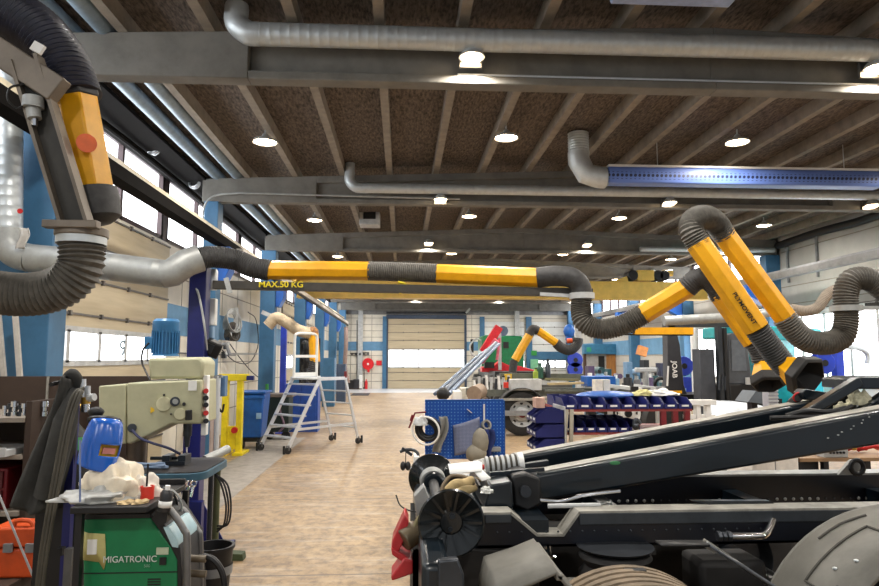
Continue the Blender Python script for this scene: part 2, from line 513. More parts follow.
# frames round the far gates
darkframe = mat('dark_frame', (58, 74, 96), .5)
t = MB(); t.box(-1.22, -.98, Y1 - .16, Y1, 0, 4.5)
struct('trim_1', t, colblue)
t = MB(); t.box(-.98, -.88, Y1 - .12, Y1, 0, 4.5); t.box(3.92, 4.06, Y1 - .12, Y1, 0, 4.5); t.box(-1.0, 4.06, Y1 - .16, Y1, 4.36, 4.6)
struct('trim_2', t, darkframe)
t = MB(); t.box(4.9, 5.2, Y1 - .16, Y1, 0, 4.5)
struct('trim_3', t, colblue)
t = MB(); t.box(7.85, 8.2, Y1 - .18, Y1, 0, 4.5); t.box(8.2, 10.6, Y1 - .15, Y1 - .05, 1.8, 2.3)
struct('trim_4', t, colblue)
t = MB(); t.box(-2.75, -2.45, Y1 - .14, Y1, 0, 4.9); t.box(7.1, 7.4, Y1 - .3, Y1 - .12, 0, 4.9)
struct('trim_5', t, ltgrey)
struct('trim_6', MB().box(XL, XR, Y1 - .1, Y1, 4.62, 4.9), greysteel)

dullm = mat('rail_dark', (20, 18, 17), .9)
dullm.node_tree.nodes['Principled BSDF'].inputs['Specular IOR Level'].default_value = .08
# ---- crane runways: structure of the hall on brackets
for side, X in ((-1, -3.42), (1, 10.05)):
    root = thing('crane_runway_rail', 'cream topped crane rail running the hall on blue wall brackets' if side < 0 else 'grey crane rail along the wall with the bright folding doors', 'crane rail', (X, 19, 4.0))
    obj('rail_web', MB().box(X - .1, X + .1, .8, 37.5, 4.0, 4.16), dullm if side < 0 else greysteel, root)
    obj('rail_head', MB().box(X - .07, X + .1, .8, 37.5, 4.16, 4.215), mat('rail_cream', (216, 206, 180), .5) if side < 0 else midgrey, root)
bl = ['at the column behind the extraction duct', 'at the column behind the wheeled blue bin', 'at the column above the ladder guardrail', 'at the column beyond the ladder', 'at the farthest column but one', 'at the column nearest the big gate']
for i, y in enumerate(BEAMS[1:7]):
    xc = D1X if i == 0 else -3.48
    b = MB().prism([(xc, y + .02, 3.995), (xc, y + .02, 3.3), (xc + .1, y + .02, 3.3), (max(xc + .2, -3.26), y + .02, 3.55), (max(xc + .2, -3.26), y + .02, 3.995)], (0, .4, 0))
    one('crane_rail_bracket', b, brkblue, 'blue steel rail bracket ' + bl[i], 'bracket', 'blue crane rail brackets', bev=.01)
    b = MB().prism([(XR - .42, y, 3.995), (XR - .42, y, 3.4), (XR - 1.0, y, 3.7), (XR - 1.0, y, 3.995)], (0, .36, 0))
    if i > 0: one('crane_rail_bracket', b, brkblue, 'blue steel bracket under the grey rail, ' + NTH[i - 1] + ' along the bright side wall', 'bracket', 'blue crane rail brackets')

# ---- ducts and pipes
def spiral(pts, r, n=22, step=.1, sm=False):
    p = smooth(pts, 8) if sm else [V(q) for q in pts]
    q = []
    p = resample(p, step)
    rr = []
    for i, a in enumerate(p):
        if 0 < i < len(p) - 1:
            d = (p[i + 1] - p[i - 1]).normalized()
            q += [a - d * .008, a - d * .004, a + d * .004, a + d * .008]; rr += [r, r * 1.012, r * 1.012, r]
        else: q.append(a); rr.append(r)
    return MB().tube(q, rr, n)
def ducting(name, label, run, elbow, r, m=galv, cat='duct'):
    root = thing(name, label, cat, run[0])
    obj('straight_duct', spiral(run, r), m, root)
    obj('elbow', MB().tube(smooth(elbow, 4), r * 1.03, 22), m, root)
    return root
ya = 6.52
a, b = at(252, 34, ya), at(905, 51, ya)
up = at(237, 8, ya)
root = ducting('spiral_duct', 'silver spiral duct across the nearest beam with elbow into the roof', [a, V((10.55, ya, b.z))], [V((up.x, ya, a.z + .28)), V((up.x, ya, a.z + .12)), V((up.x + .1, ya, a.z + .02)), a, V((a.x + .08, ya, a.z))], .118)
obj('riser', spiral([V((up.x, ya, ztop(up.x) + .17)), V((up.x, ya, a.z + .27))], .116), galv, root)
ya = 12.1
a, b = at(363, 188, ya), at(900, 196, ya); up = at(350, 160, ya)
root = ducting('spiral_duct', 'slimmer silver pipe along the second beam with elbow above the ladder', [a, V((10.7, ya, b.z))], [V((up.x, ya, a.z + .3)), V((up.x, ya, a.z + .14)), V((up.x + .1, ya, a.z + .02)), a, V((a.x + .08, ya, a.z))], .095)
obj('riser', spiral([V((up.x, ya, ztop(up.x) + .17)), V((up.x, ya, a.z + .29))], .094), galv, root)
ya = 17.8
a = at(640, 249, ya)
one('spiral_duct', spiral([a, V((10.6, ya, a.z))], .07), galv, 'thin pale pipe along the third beam above the twin extraction tubes', 'duct')
# blue perforated diffuser
def perf(name, base, hole, pitch, axes, rad=.3, band=None):
    m = bpy.data.materials.new(name); m.use_nodes = True; nt = m.node_tree; N = nt.nodes; L = nt.links
    b = N['Principled BSDF']; b.inputs['Roughness'].default_value = .45
    tc = N.new('ShaderNodeTexCoord'); sp = N.new('ShaderNodeSeparateXYZ'); L.new(tc.outputs['Object'], sp.inputs[0])
    ds = []
    for ax in axes:
        f = N.new('ShaderNodeMath'); f.operation = 'PINGPONG'; f.inputs[1].default_value = pitch / 2
        L.new(sp.outputs[ax], f.inputs[0])
        q = N.new('ShaderNodeMath'); q.operation = 'POWER'; q.inputs[1].default_value = 2; L.new(f.outputs[0], q.inputs[0]); ds.append(q)
    s = N.new('ShaderNodeMath'); s.operation = 'ADD'; L.new(ds[0].outputs[0], s.inputs[0]); L.new(ds[1].outputs[0], s.inputs[1])
    lt = N.new('ShaderNodeMath'); lt.operation = 'LESS_THAN'; lt.inputs[1].default_value = (pitch * rad) ** 2; L.new(s.outputs[0], lt.inputs[0])
    mx = N.new('ShaderNodeMixRGB'); mx.inputs[1].default_value = lin(base); mx.inputs[2].default_value = lin(hole)
    if band:
        ab = N.new('ShaderNodeMath'); ab.operation = 'ABSOLUTE'; L.new(sp.outputs['Z'], ab.inputs[0])
        l2 = N.new('ShaderNodeMath'); l2.operation = 'LESS_THAN'; l2.inputs[1].default_value = band; L.new(ab.outputs[0], l2.inputs[0])
        ml = N.new('ShaderNodeMath'); ml.operation = 'MULTIPLY'; L.new(lt.outputs[0], ml.inputs[0]); L.new(l2.outputs[0], ml.inputs[1]); lt = ml
    L.new(lt.outputs[0], mx.inputs[0]); L.new(mx.outputs[0], b.inputs['Base Color'])
    return m
yd = 10.6
a, b = at(606, 177.5, yd), at(878, 180, yd)
root = thing('air_diffuser', 'blue perforated ceiling air diffuser with silver elbow', 'air diffuser', a)
hh = .16
def diff_prof(x): return [(x, yd - .17, a.z + .02), (x, yd - .13, a.z - .12), (x, yd + .13, a.z - .12), (x, yd + .17, a.z + .02), (x, yd + .15, a.z + .15), (x, yd - .15, a.z + .15)]
obj('diffuser_body', MB().prism(diff_prof(a.x), (b.x - a.x, 0, 0)), perf('diffuser_perforated', (92, 118, 186), (26, 34, 66), .075, ('X', 'Z'), .34, .06), root, bev=.02)
obj('top_strip', MB().box(a.x, b.x, yd - .16, yd + .16, a.z + .15, a.z + .185), white, root)
obj('end_collar', MB().cyl(a + V((-.1, 0, 0)), a + V((.02, 0, 0)), .15), pipeblue, root)
e0 = at(578, 128, yd)
obj('elbow', MB().tube([V((e0.x, yd, a.z + .42)), V((e0.x, yd, a.z + .28)), V((e0.x + .12, yd, a.z + .06)), a + V((-.12, 0, 0)), a + V((-.02, 0, 0))], .185, 22), galv, root)
obj('flexible_duct', hose([V((e0.x, yd, ztop(e0.x) + .15)), V((e0.x, yd, a.z + .4))], .18, .045, .05), galv, root)
for x in (a.x + .9, b.x - .6): obj('hanger', MB().cyl((x, yd, a.z + .18), (x, yd, ztop(x) + .19), .008, n=6), galv, root)
p0, p1 = at(614, -2, 5.4), at(734, -1, 5.4)
r_ = thing('air_diffuser', 'pale end of a second ceiling diffuser above the nearest duct', 'air diffuser', p0)
obj('diffuser_body', MB().prism([(p0.x, 5.3, p0.z), (p0.x, 5.5, p0.z), (p0.x, 5.56, p0.z + .12), (p0.x, 5.24, p0.z + .12)], (p1.x - p0.x, 0, 0)), mat('diffuser_pale', (150, 166, 206), .45), r_, bev=.01)
obj('top_strip', MB().box(p0.x, p1.x, 5.25, 5.55, p0.z + .122, p0.z + .15), white, r_)
for k in (.2, .8): obj('hanger', MB().cyl((p0.x + (p1.x - p0.x) * k, 5.4, p0.z + .15), (p0.x + (p1.x - p0.x) * k, 5.4, ztop(p0.x) + .19), .008, n=6), galv, r_)
# two blue-grey pipes under the deck near the windows
for k, (x, lab) in enumerate(((-3.17, 'blue-grey pipe under the roof, the one farther from the windows'), (-3.55, 'blue-grey pipe under the roof, the one nearer the windows'))):
    z = ztop(x) + .07
    one('roof_pipe', MB().cyl((x, Y0 + .5, z), (x, 40.3, z), .1, n=18), pipeblue, lab, 'pipe', 'roof pipes by the clerestory')
one('cable_tray', MB().box(-4.45, -3.74, 2.4, 40, 5.26, 5.32), dullm, 'dark cable tray over the clerestory windows', 'cable tray')
one('cable_bundle', MB().tube(smooth([(-4.2, y, 5.18 + .02 * math.sin(y * 1.3)) for y in range(2, 40, 2)], 4), .05, 8), dullm, 'thick black cable bundle hung along the window heads', 'cable')
# cable loops on the clerestory heads
for k, (px, py, Y, nm) in enumerate(((153, 147, 10.6, 'coil of pale wire hanging before the second clerestory pane'), (194, 182, 12.45, 'coil of pale wire hung at the second column head'))):
    p = at(px, py, Y); c = MB()
    for q in range(4): c.torus(p + V((0, .01 * q, 0)), (.3, 1, .2 * q - .3), .1 + .02 * (q % 2), .012, 18, 5)
    c.tube(smooth([p + V((-.1, -.5, .12)), p + V((0, -.2, .05)), p + V((.05, 0, .12))], 5), .01, 5)
    one('wire_coil', c, alu, nm, 'wire coil', 'wire coils by the windows')
# conduit across second beam
c = at(215, 190, 12.4); c2 = at(879, 212, 12.4)
one('conduit', MB().tube(smooth([at(203, 232, 12.18), at(204, 208, 12.18), at(214, 196, 12.18), at(240, 193, 12.18)], 6) + [at(460, 199, 12.18)], .018, 8), galvd, 'bent grey conduit along the second beam from the column', 'conduit')
c = at(455, 82, 7.1)
one('conduit', MB().cyl(V((c.x, 6.76, ZB + .11)), V((10.4, 6.76, ZB + .11)), .014, n=8), alu, 'thin pale conduit on the lower edge of the nearest beam', 'conduit')
# right wall top bundle and light strip
one('rolled_curtain', MB().tube(smooth([(10.72, y, 5.12 + .03 * math.sin(y * 2)) for y in (13.2, 14.5, 16, 17.8)], 4), .1, 10), blackm, 'dark rolled curtain under the roof on the pale side wall', 'curtain')
one('roof_pipe', MB().cyl((9.7, 10, 5.42), (9.7, 23, 5.42), .06, n=12), white, 'white pipe under the roof beside the pale side wall', 'pipe')
for k, (y, z0, z1) in enumerate(((16.2, 4.0, 5.1), (17.5, 4.0, 5.0))):
    one('conduit', MB().tube(smooth([(10.8, y, z0), (10.8, y, z1 - .2), (10.7, y - .2, z1)], 6), .035, 8), midgrey, 'grey wall conduit above the bright folding doors, ' + ('nearer one' if k == 0 else 'bent one beside the column'), 'conduit')

# ---- lamps
lampglow = emat('lamp_glow', (255, 226, 184), 40)
def lamp_proto(x, y, z, label):
    root = thing('ceiling_lamp', label, 'ceiling lamp', (x, y, z), 'round ceiling lamps')
    obj('housing', MB().lathe([(0, .16), (.04, .13), (.06, .09), (.17, .04), (.19, 0), (.18, 0), (.15, .03), (0, .04)], (x, y, z), n=24), ltgrey, root)
    obj('lens', MB().lathe([(0, -.02), (.1, -.012), (.165, .012), (0, .03)], (x, y, z), n=24), lampglow, root)
    obj('stem', MB().cyl((x, y, z + .12), (x, y, z + .22), .012, n=8), ltgrey, root)
    return root
proto = None
LIGHTS = []
xn = {-2.1: 'the window-side', 1.6: 'the second', 5.3: 'the third', 8.95: 'the pale-wall'}
yn = ['nearest', 'second', 'third', 'fourth', 'fifth', 'sixth']
for r, y in enumerate((9.75, 15.4, 21.0, 26.6, 32.2, 37.7)):
    for x in (-2.1, 1.6, 5.3, 8.95):
        z = ztop(x) - .2
        lab = 'glowing round lamp hung from the roof in the %s bay, %s row' % (yn[r], xn[x])
        if proto is None: proto = lamp_proto(x, y, z, lab)
        else: dup(proto, (x, y, z), lab)
        LIGHTS.append((x, y, z - .06))
bl = None
for r, y in enumerate(BEAMS[1:7]):
    for x, w in ((.72, 'above the floor aisle'), (5.2, 'above the truck side'), (9.3, 'near the pale wall')):
        z = ZB + .2 if y < 8 or y > 13 else ZB + .04; yy = y - .15
        lab = 'round lamp clamped on the %s beam %s' % (['nearest', 'second', 'third', 'fourth', 'fifth', 'sixth'][r], w)
        if bl is None:
            bl = thing('beam_lamp', lab, 'beam lamp', (x, yy, z), 'beam lamps')
            obj('housing', MB().lathe([(0, .13), (.05, .13), (.08, .1), (.12, .06), (.14, .02), (.12, .02), (0, .07)], (x, yy, z), n=22), ltgrey, bl)
            obj('lens', MB().lathe([(0, -.03), (.08, -.015), (.125, .03), (0, .05)], (x, yy, z), n=22), lampglow, bl)
            obj('bracket', MB().box(x - .12, x + .12, yy + .1, yy + .14, z - .04, z + .14), greysteel, bl)
        else: dup(bl, (x, yy, z), lab)
        LIGHTS.append((x, yy, z - .08))
LIGHTS += [(x, y, ztop(x) - .34) for y in (4.3, -1.2) for x in (-2.1, 1.6, 5.3, 8.95)]
for i, (x, y, z) in enumerate(LIGHTS):
    ld = bpy.data.lights.new('lamp_light', 'AREA'); ld.shape = 'DISK'; ld.size = .3; ld.energy = LAMP_W * .6 if 24 <= i < 42 else LAMP_W
    ld.color = (1.0, .945, .865); ld.spread = R(170)
    lo = bpy.data.objects.new('lamp_light', ld); COL.objects.link(lo); lo.location = (x, y, z - .02)
# square fan heaters under the roof
for k, (px, py, Y, lab) in enumerate(((370, 218, 16.6, 'square grey fan heater under the roof near the third beam'), (639, 264, 27, 'square grey fan heater under the roof above the crane trolley'))):
    p = at(px, py, Y); s = .26 if k == 0 else .5
    r_ = thing('unit_heater', lab, 'heater', p + V((0, 0, -.2)))
    obj('casing', MB().cb(p, (s * 2, .5, .44)), ltgrey, r_, bev=.02)
    obj('grille', MB().cb(p + V((0, -.255, .03)), (s * 1.2, .02, .22)), blackm, r_)
    obj('hanger', MB().cyl(p + V((-s * .7, 0, .2)), V((p.x - s * .7, Y, ztop(p.x) + .1)), .012, n=6), galv, r_)
    obj('hanger', MB().cyl(p + V((s * .7, 0, .2)), V((p.x + s * .7, Y, ztop(p.x) + .1)), .012, n=6), galv, r_)
# ================================================================== EXTRACTION ARMS
# ---- near arm at the upper corner, Y about 3
Y = 3.05
def q(px, py, dy=0): return at(px, py, Y + dy)
ra = thing('fume_extractor', 'bronze steel extraction arm with dark ribbed hose and yellow tube by the windows', 'extraction arm', q(82, 232))
obj('boom', MB().bar(at(-60, 14, 3.0), at(60, 92, 3.0), .075, .125, (0, 0, 1)), armsteel, ra, bev=.006)
pa, pb = at(30, 62, 3.02), at(80, 226, 3.08)
obj('lower_link', MB().bar(pa, pb, .1, .05, (0, 1, 0)), armdark, ra, bev=.004)
dd = (pb - pa).normalized(); sdv = dd.cross(V((0, 1, 0))).normalized()
for s_, ch in ((-1, 0), (1, 0)):
    obj('link_flange', MB().bar(pa + sdv * .056 * s_ + V((0, -.03, 0)), pb + sdv * .056 * s_ + V((0, -.03, 0)), .016, .075, (0, 1, 0)), armsteel, ra)
kn = at(33, 108, 2.98)
kj = obj('pivot_joint', MB().cyl(kn + V((.0, 0, .05)), kn + V((0, 0, .0)), .045).cyl(kn, kn + V((.01, 0, -.05)), .03), galvd, ra)
obj('bolt', MB().cyl(kn + V((.01, 0, -.05)), kn + V((.012, 0, -.085)), .016, n=8), chrome, kj)
obj('cable', MB().tube(smooth([at(28, 100, 2.96), at(18, 108, 2.96), at(8, 100, 2.96), at(10, 88, 2.96), at(24, 84, 2.96)], 8), .005, 6), blackm, ra)
obj('hose', hose([at(-40, -12, 3.25), at(6, 10, 3.22), at(40, 34, 3.2), at(62, 64, 3.2), at(75, 98, 3.2)], .128, .024, .07, 24), mat('hose_navy_black', (40, 42, 58), .45, 0, .25, 26), ra)
t0, t1 = at(76, 94, 3.2), at(93, 190, 3.22)
obj('cuff', MB().cyl(t0 - (t1 - t0) * .06, t0 + (t1 - t0) * .06, .108, n=6), hosed, ra, bev=.006)
tb = obj('tube', MB().cyl(t0, t1, .1, n=6), yellow, ra, bev=.008)
fm = at(80, 143, 3.1)
obj('sticker', MB().lathe([(0, 0), (.045, 0), (.045, .004), (0, .004)], fm + V((.03, .0, 0)), (.55, -.83, 0), 24), mat('sticker_orange', (236, 108, 52), .5), tb)
obj('hose_end', MB().lathe([(0, -.02), (.11, 0), (.115, .06), (.105, .14), (.06, .17), (0, .175)], t1, (t1 - t0).normalized() + V((0, 0, .0)), 24), hosed, ra)
c0 = at(82, 233, 3.1)
col_ = obj('collar', MB().lathe([(.05, -.02), (.115, -.02), (.115, .02), (.05, .02)], c0, (0, 0, 1), 24).cb(c0 + V((0, -.1, .02)), (.24, .05, .035)), armsteel, ra, bev=.004)
obj('clamp_ring', MB().lathe([(.1, -.055), (.108, -.055), (.108, -.02), (.1, -.02)], c0, (0, 0, 1), 24), galv, col_)
obj('hose', hose([c0 + V((0, 0, -.03)), at(82, 252, 3.1), at(80, 268, 3.1), at(66, 284, 3.1), at(42, 293, 3.1), at(10, 294, 3.1), at(-30, 286, 3.1), at(-60, 270, 3.1)], .102, .022, .13, 28), hosem, ra)
obj('cable_clip', MB().cb(at(38, 48, 2.95), (.05, .02, .045), (0, .5, 0)), white, ra)

# ---- silver duct and the long middle arm, Y about 6.6
Y = 6.45
root = thing('extraction_duct', 'silver extraction duct running down the first blue column and along the door', 'duct', at(8, 258, Y))
obj('riser', spiral([at(9, 60, Y), at(8, 232, Y)], .125), galv, root)
obj('elbow', MB().tube(smooth([at(8, 230, Y), at(9, 244, Y), at(16, 254, Y), at(30, 258, Y)], 6), .136, 24), galvd, root)
obj('straight_duct', spiral([at(30, 258, Y), at(58, 260, Y), at(166, 274, Y)], .135, step=.4), galvd, root)
obj('elbow', MB().tube([at(164, 274, Y), at(172, 273, Y), at(186, 263, Y + .05), at(200, 258, Y + .1)], .138, 24), galvd, root)
p = at(24, 228, Y - .16)
one('rag', MB().grid(lambda u, v: p + V(((u - .5) * .09 + .02 * math.sin(v * 5), -.02 * math.sin(u * 7), -v * .2)), 6, 8), mat('rag_pale', (200, 196, 190), .9), 'pale rag tied on the silver riser duct', 'rag', solid=.004)
one('reflector', MB().cyl(at(20, 211, Y - .17), at(20, 211, Y - .19), .024), red, 'small red marker on the silver riser duct', 'marker')

post = thing('extraction_post', 'navy steel floor post carrying the long extraction arm beside the drill press', 'post', at(198, 540, 6.75))
px0, px1 = at(190, 300, 6.75), at(207, 300, 6.75)
xx = (px0.x + px1.x) / 2; wv = (px1.x - px0.x)
PX = xx
obj('column', MB().box(xx - wv / 2, xx + wv / 2, 6.7, 6.7 + wv, 0, 2.92), navy, post, bev=.008)
for sx in (-1, 1):
    obj('gusset', MB().prism([(xx + sx * wv / 2, 6.78, .02), (xx + sx * (wv / 2 + .28), 6.78, .02), (xx + sx * wv / 2, 6.78, .5)], (0, .02, 0)), navy, post)
obj('base_plate', MB().box(xx - .36, xx + .36, 6.5, 7.1, 0, .02), navy, post)
obj('top_cap', MB().box(xx - .13, xx + .3, 6.66, 6.98, 2.92, 2.96), blackm, post)

arm = thing('fume_extractor', 'long horizontal arm with yellow tubes and black boom lettered for its load', 'extraction arm', at(216, 285, 6.75))
Y = 6.75
obj('boom', MB().bar(at(214, 285, Y), at(592, 293, Y - .2), .1, .085, (0, 0, 1)), mat('boom_black', (70, 66, 60), .5, .2, .15, 8), arm, bev=.004)
obj('boom_end', MB().bar(at(540, 294, Y - .26), at(592, 297, Y - .26), .02, .035, (0, 0, 1)), ltgrey, arm)
text('load_lettering', 'MAX.50 KG', .085, yelbright, at(281, 284.6, Y - .115), FRONT, arm, 1.05, True)
obj('boom_collar', MB().bar(at(226, 278, Y - .08), at(230, 293, Y - .08), .045, .03, (0, 1, 0)), ltgrey, arm)
obj('rest_hook', MB().tube(smooth([at(398, 282, Y - .1), at(405, 284, Y - .1), at(405, 290, Y - .1), at(399, 293, Y - .1)], 5), .014, 8), yelbright, arm)
obj('hose', hose([at(198, 258, Y - .2), at(215, 257, Y - .1), at(236, 260, Y), at(252, 267, Y), at(270, 270.5, Y)], .112, .024, .06), hosed, arm)
obj('tube', MB().cyl(at(267, 270, Y), at(370, 271, Y), .1, n=8), yellow, arm, bev=.006)
obj('hose', hose([at(369, 271, Y), at(402, 272, Y - .05), at(437, 273.5, Y - .1)], .102, .02, .06), hosem, arm)
obj('tube', MB().cyl(at(436, 273.5, Y - .1), at(538, 277.5, Y - .2), .1, n=8), yellow, arm, bev=.006)
obj('hose', MB().tube(smooth([at(537, 277.5, Y - .2), at(556, 276, Y - .25), at(572, 278, Y - .3), at(580, 286, Y - .3), at(582, 296, Y - .3)], 8), [.104] * 33, 22), hosed, arm)
obj('swivel_ring', MB().lathe([(.08, -.03), (.125, -.03), (.125, .03), (.08, .03)], at(582, 296, Y - .3), (0, 0, 1), 24), ltgrey, arm)
obj('hose', hose([at(582, 297, Y - .3), at(581, 308, Y - .3), at(584, 322, Y - .35), at(600, 329, Y - .4), at(622, 325, Y - .5), at(645, 313, Y - .6)], .106, .024, .13, 24), hosem, arm)
t0, t1 = at(643, 314, Y - .6), at(688, 287, Y - .8)
obj('tube', MB().cyl(t0, t1, .1, n=8), yellow, arm, bev=.006)
obj('elbow_hose', hose([t1 - (t1 - t0) * .02, at(696, 280, Y - .85), at(706, 278, Y - .9), at(716, 286, Y - .9), at(722, 297, Y - .9)], .104, .026, .05), hosed, arm)
t2, t3 = at(720, 294, Y - .9), at(754, 342, Y - 1.0)
obj('tube', MB().cyl(t2, t3, .1, n=8), yellow, arm, bev=.006)
obj('hose', hose([t3, at(759, 351, Y - 1), at(762, 361, Y - 1)], .09, .024, .1), hosed, arm)
def hood(parent, p, ax, m1=yellow, r=.1):
    ax = V(ax).normalized()
    h = obj('hood', MB().lathe([(r * .75, -.02), (r * .85, 0), (r * 1.55, .17), (r * 1.5, .17), (r * .8, .02)], p, ax, 6), m1, parent, bev=.006)
    obj('hood_rim', MB().lathe([(r * 1.5, .16), (r * 1.72, .16), (r * 1.78, .24), (r * 1.5, .26), (r * 1.3, .2), (r * .7, .1), (0, .1)], p, ax, 6), mat('hood_black', (30, 28, 27), .6), h, bev=.006)
    return h
hood(arm, at(763, 361, Y - 1), (-.12, -.5, -.85), r=.084)

# ---- second arm on the other side, hose loop and two tubes, Y about 5.6
Y = 5.7
ar2 = thing('fume_extractor', 'doubled up extraction arm with two slanting yellow tubes and ribbed hose loop', 'extraction arm', at(850, 308, Y))
obj('hose', hose([at(930, 300, Y + .1), at(905, 300, Y + .1), at(885, 290, Y), at(868, 279, Y), at(852, 280, Y), at(846, 292, Y), at(846, 308, Y)], .108, .024, .12, 26), hosem, ar2)
obj('swivel_ring', MB().lathe([(.08, -.02), (.135, -.02), (.135, .03), (.08, .03)], at(846, 309, Y), (0, 0, 1), 24).cb(at(862, 308, Y), (.3, .1, .03)), galvd, ar2)
obj('boom', MB().bar(at(868, 306, Y), at(960, 303, Y), .08, .06, (0, 0, 1)), armdark, ar2)
obj('hose', hose([at(846, 310, Y), at(846, 322, Y), at(842, 336, Y), at(828, 343, Y), at(808, 341, Y), at(794, 330, Y), at(784, 317, Y)], .108, .024, .13, 26), hosem, ar2)
t0, t1 = at(786, 319, Y), at(722, 232, Y)
obj('tube', MB().cyl(t0, t1, .1, n=8), yellow, ar2, bev=.006)
obj('elbow_hose', hose([at(724, 235, Y), at(716, 223, Y - .05), at(706, 217, Y - .15), at(695, 219, Y - .3), at(691, 230, Y - .4), at(700, 246, Y - .42)], .104, .02, .12, 26), hosem, ar2)
t2, t3 = at(698, 243, Y - .42), at(757, 329, Y - .5)
tb = obj('tube', MB().cyl(t2, t3, .105, n=8), yellow, ar2, bev=.006)
d = (t3 - t2).normalized(); nrm = (CP - (t2 + t3) / 2); nrm = (nrm - d * nrm.dot(d)).normalized(); upv = nrm.cross(d)
text('maker_lettering', 'PLYMOVENT', .046, blackm, t2 + (t3 - t2) * .76 + nrm * .106 + upv * .01, Matrix((d, upv, nrm)).transposed(), tb, 1.15, True)
obj('hose', hose([t3, at(764, 339, Y - .5), at(776, 355, Y - .5), at(786, 368, Y - .5)], .1, .022, .12, 24), hosed, ar2)
hd = at(784, 365, Y - .5)
hood(ar2, hd, (.3, -.95, -.42), r=.1)

# ---- small duct beyond and the beige flexible at the side wall
one('spiral_duct', spiral([at(664, 321, 11), at(700, 319, 11), at(748, 317, 11)], .085, step=.3), galvd, 'grey duct lying level behind the black hook arm', 'duct')
one('flexible_duct', hose([at(790, 309, 11.5), at(806, 311, 11.5), at(818, 307, 11.5), at(828, 294, 11.5), at(842, 287, 11.5)], .1, .03, .06), mat('hose_taupe', (150, 138, 124), .7), 'taupe flexible duct rising against the pale side wall', 'duct')
one('spiral_duct', spiral([at(742, 316, 11.4), at(768, 313, 11.4), at(790, 309, 11.4)], .08, step=.3), galv, 'short silver duct feeding the taupe flexible duct', 'duct')
r_ = thing('swing_jib', 'black and yellow swing jib behind the ribbed hose loop', 'jib', at(655, 331, 12))
obj('jib_beam', MB().bar(at(634, 331, 12), at(692, 331, 12), .12, .13, (0, 0, 1)), yellow, r_)
obj('jib_tip', MB().bar(at(612, 331.5, 12), at(634, 331, 12), .1, .08, (0, 0, 1)), blackm, r_)
obj('jib_rail', MB().bar(at(610, 334.5, 12), at(692, 335, 12), .06, .03, (0, 0, 1)), blackm, r_)

# ---- bridge crane
YC = 20.5
cr = thing('bridge_crane', 'yellow overhead bridge crane girder spanning the hall', 'crane', (3.3, YC, 3.75))
z0, z1 = at(540, 298, YC).z, at(540, 281, YC).z
dz = 4.245 - z0 if 0 else 0
obj('girder', MB().box(-3.3, 9.9, YC - .02, YC + .36, z0, z1), cryellow, cr, bev=.01)
obj('lower_flange', MB().box(-3.3, 9.9, YC - .08, YC + .42, z0 - .03, z0 + .01), cryellow, cr)
for x in (-3.42, 10.05):
    obj('end_carriage', MB().box(x - .1, x + .1, YC - .8, YC + 1.2, 4.26, 4.5), cryellow, cr, bev=.01)
    obj('girder_hanger', MB().box(x - .08 if x < 0 else 9.8, -3.2 if x < 0 else x + .08, YC - .02, YC + .36, z1 - .05, 4.4), cryellow, cr)
tr = thing('crane_trolley', 'yellow hoist trolley with dark drums on the crane girder', 'hoist trolley', at(645, 281, YC))
tz = z1
c = at(645, 276, YC)
obj('trolley_body', MB().cb((c.x, YC + .15, tz + .2), (.55, .5, .34)), cryellow, tr, bev=.02)
for dx in (-.42, .42, .62):
    obj('hoist_drum', MB().cyl((c.x + dx, YC - .1, tz + .2), (c.x + dx, YC + .4, tz + .2), .17), blackm, tr, bev=.02)
obj('trolley_arm', MB().prism([(c.x - .55, YC, tz), (c.x - 1.1, YC, tz), (c.x - .6, YC, tz + .18)], (0, .3, 0)), cryellow, tr)
obj('trolley_motor', MB().cyl((c.x + .62, YC + .1, tz + .3), (c.x + .95, YC + .1, tz + .3), .1), cryellow, tr)

# ---- small arm over the second truck, far away
Y = 21
ar3 = thing('fume_extractor', 'small far extraction arm bent like an elbow over the red crane base', 'extraction arm', at(512, 372, Y))
obj('stand', MB().cyl(at(512, 378, Y), at(514, 360, Y), .13, n=14), hosed, ar3)
obj('tube', MB().cyl(at(515, 360, Y), at(530, 334, Y), .14, n=8), yellow, ar3)
obj('elbow_hose', hose([at(529, 335, Y), at(533, 329, Y), at(538, 331, Y)], .15, .05, .05, 14), hosed, ar3)
obj('tube', MB().cyl(at(537, 330, Y), at(556, 343, Y), .13, n=8), yellow, ar3)
obj('hose', hose([at(556, 343, Y), at(562, 348, Y), at(570, 350, Y), at(577, 344, Y), at(578, 338, Y)], .17, .06, .06, 14), hosed, ar3)
obj('cuff', MB().cyl(at(567, 341, Y), at(572, 340.5, Y), .08, n=10), orange, ar3)
# ---- beige arm by the ladder
Y = 16.5
ar4 = thing('fume_extractor', 'beige and yellow extraction arm hanging on the wall behind the ladder', 'extraction arm', at(290, 330, Y))
obj('boom', MB().bar(at(262, 312, Y), at(305, 330, Y), .08, .1, (0, 0, 1)), ltgrey, ar4)
obj('hose', hose([at(268, 326, Y), at(276, 318, Y), at(286, 322, Y), at(298, 330, Y), at(312, 334, Y)], .15, .05, .06, 16), mat('hose_beige', (196, 176, 146), .7), ar4)
obj('tube', MB().cyl(at(313, 330, Y), at(315, 362, Y), .13, n=8), yellow, ar4)
obj('hose', hose([at(315, 360, Y), at(312, 372, Y), at(307, 380, Y)], .13, .05, .08, 14), hosed, ar4)
obj('elbow', MB().ball(at(313, 332, Y), .14, sub=2), mat('elbow_brown', (150, 104, 66), .6), ar4)
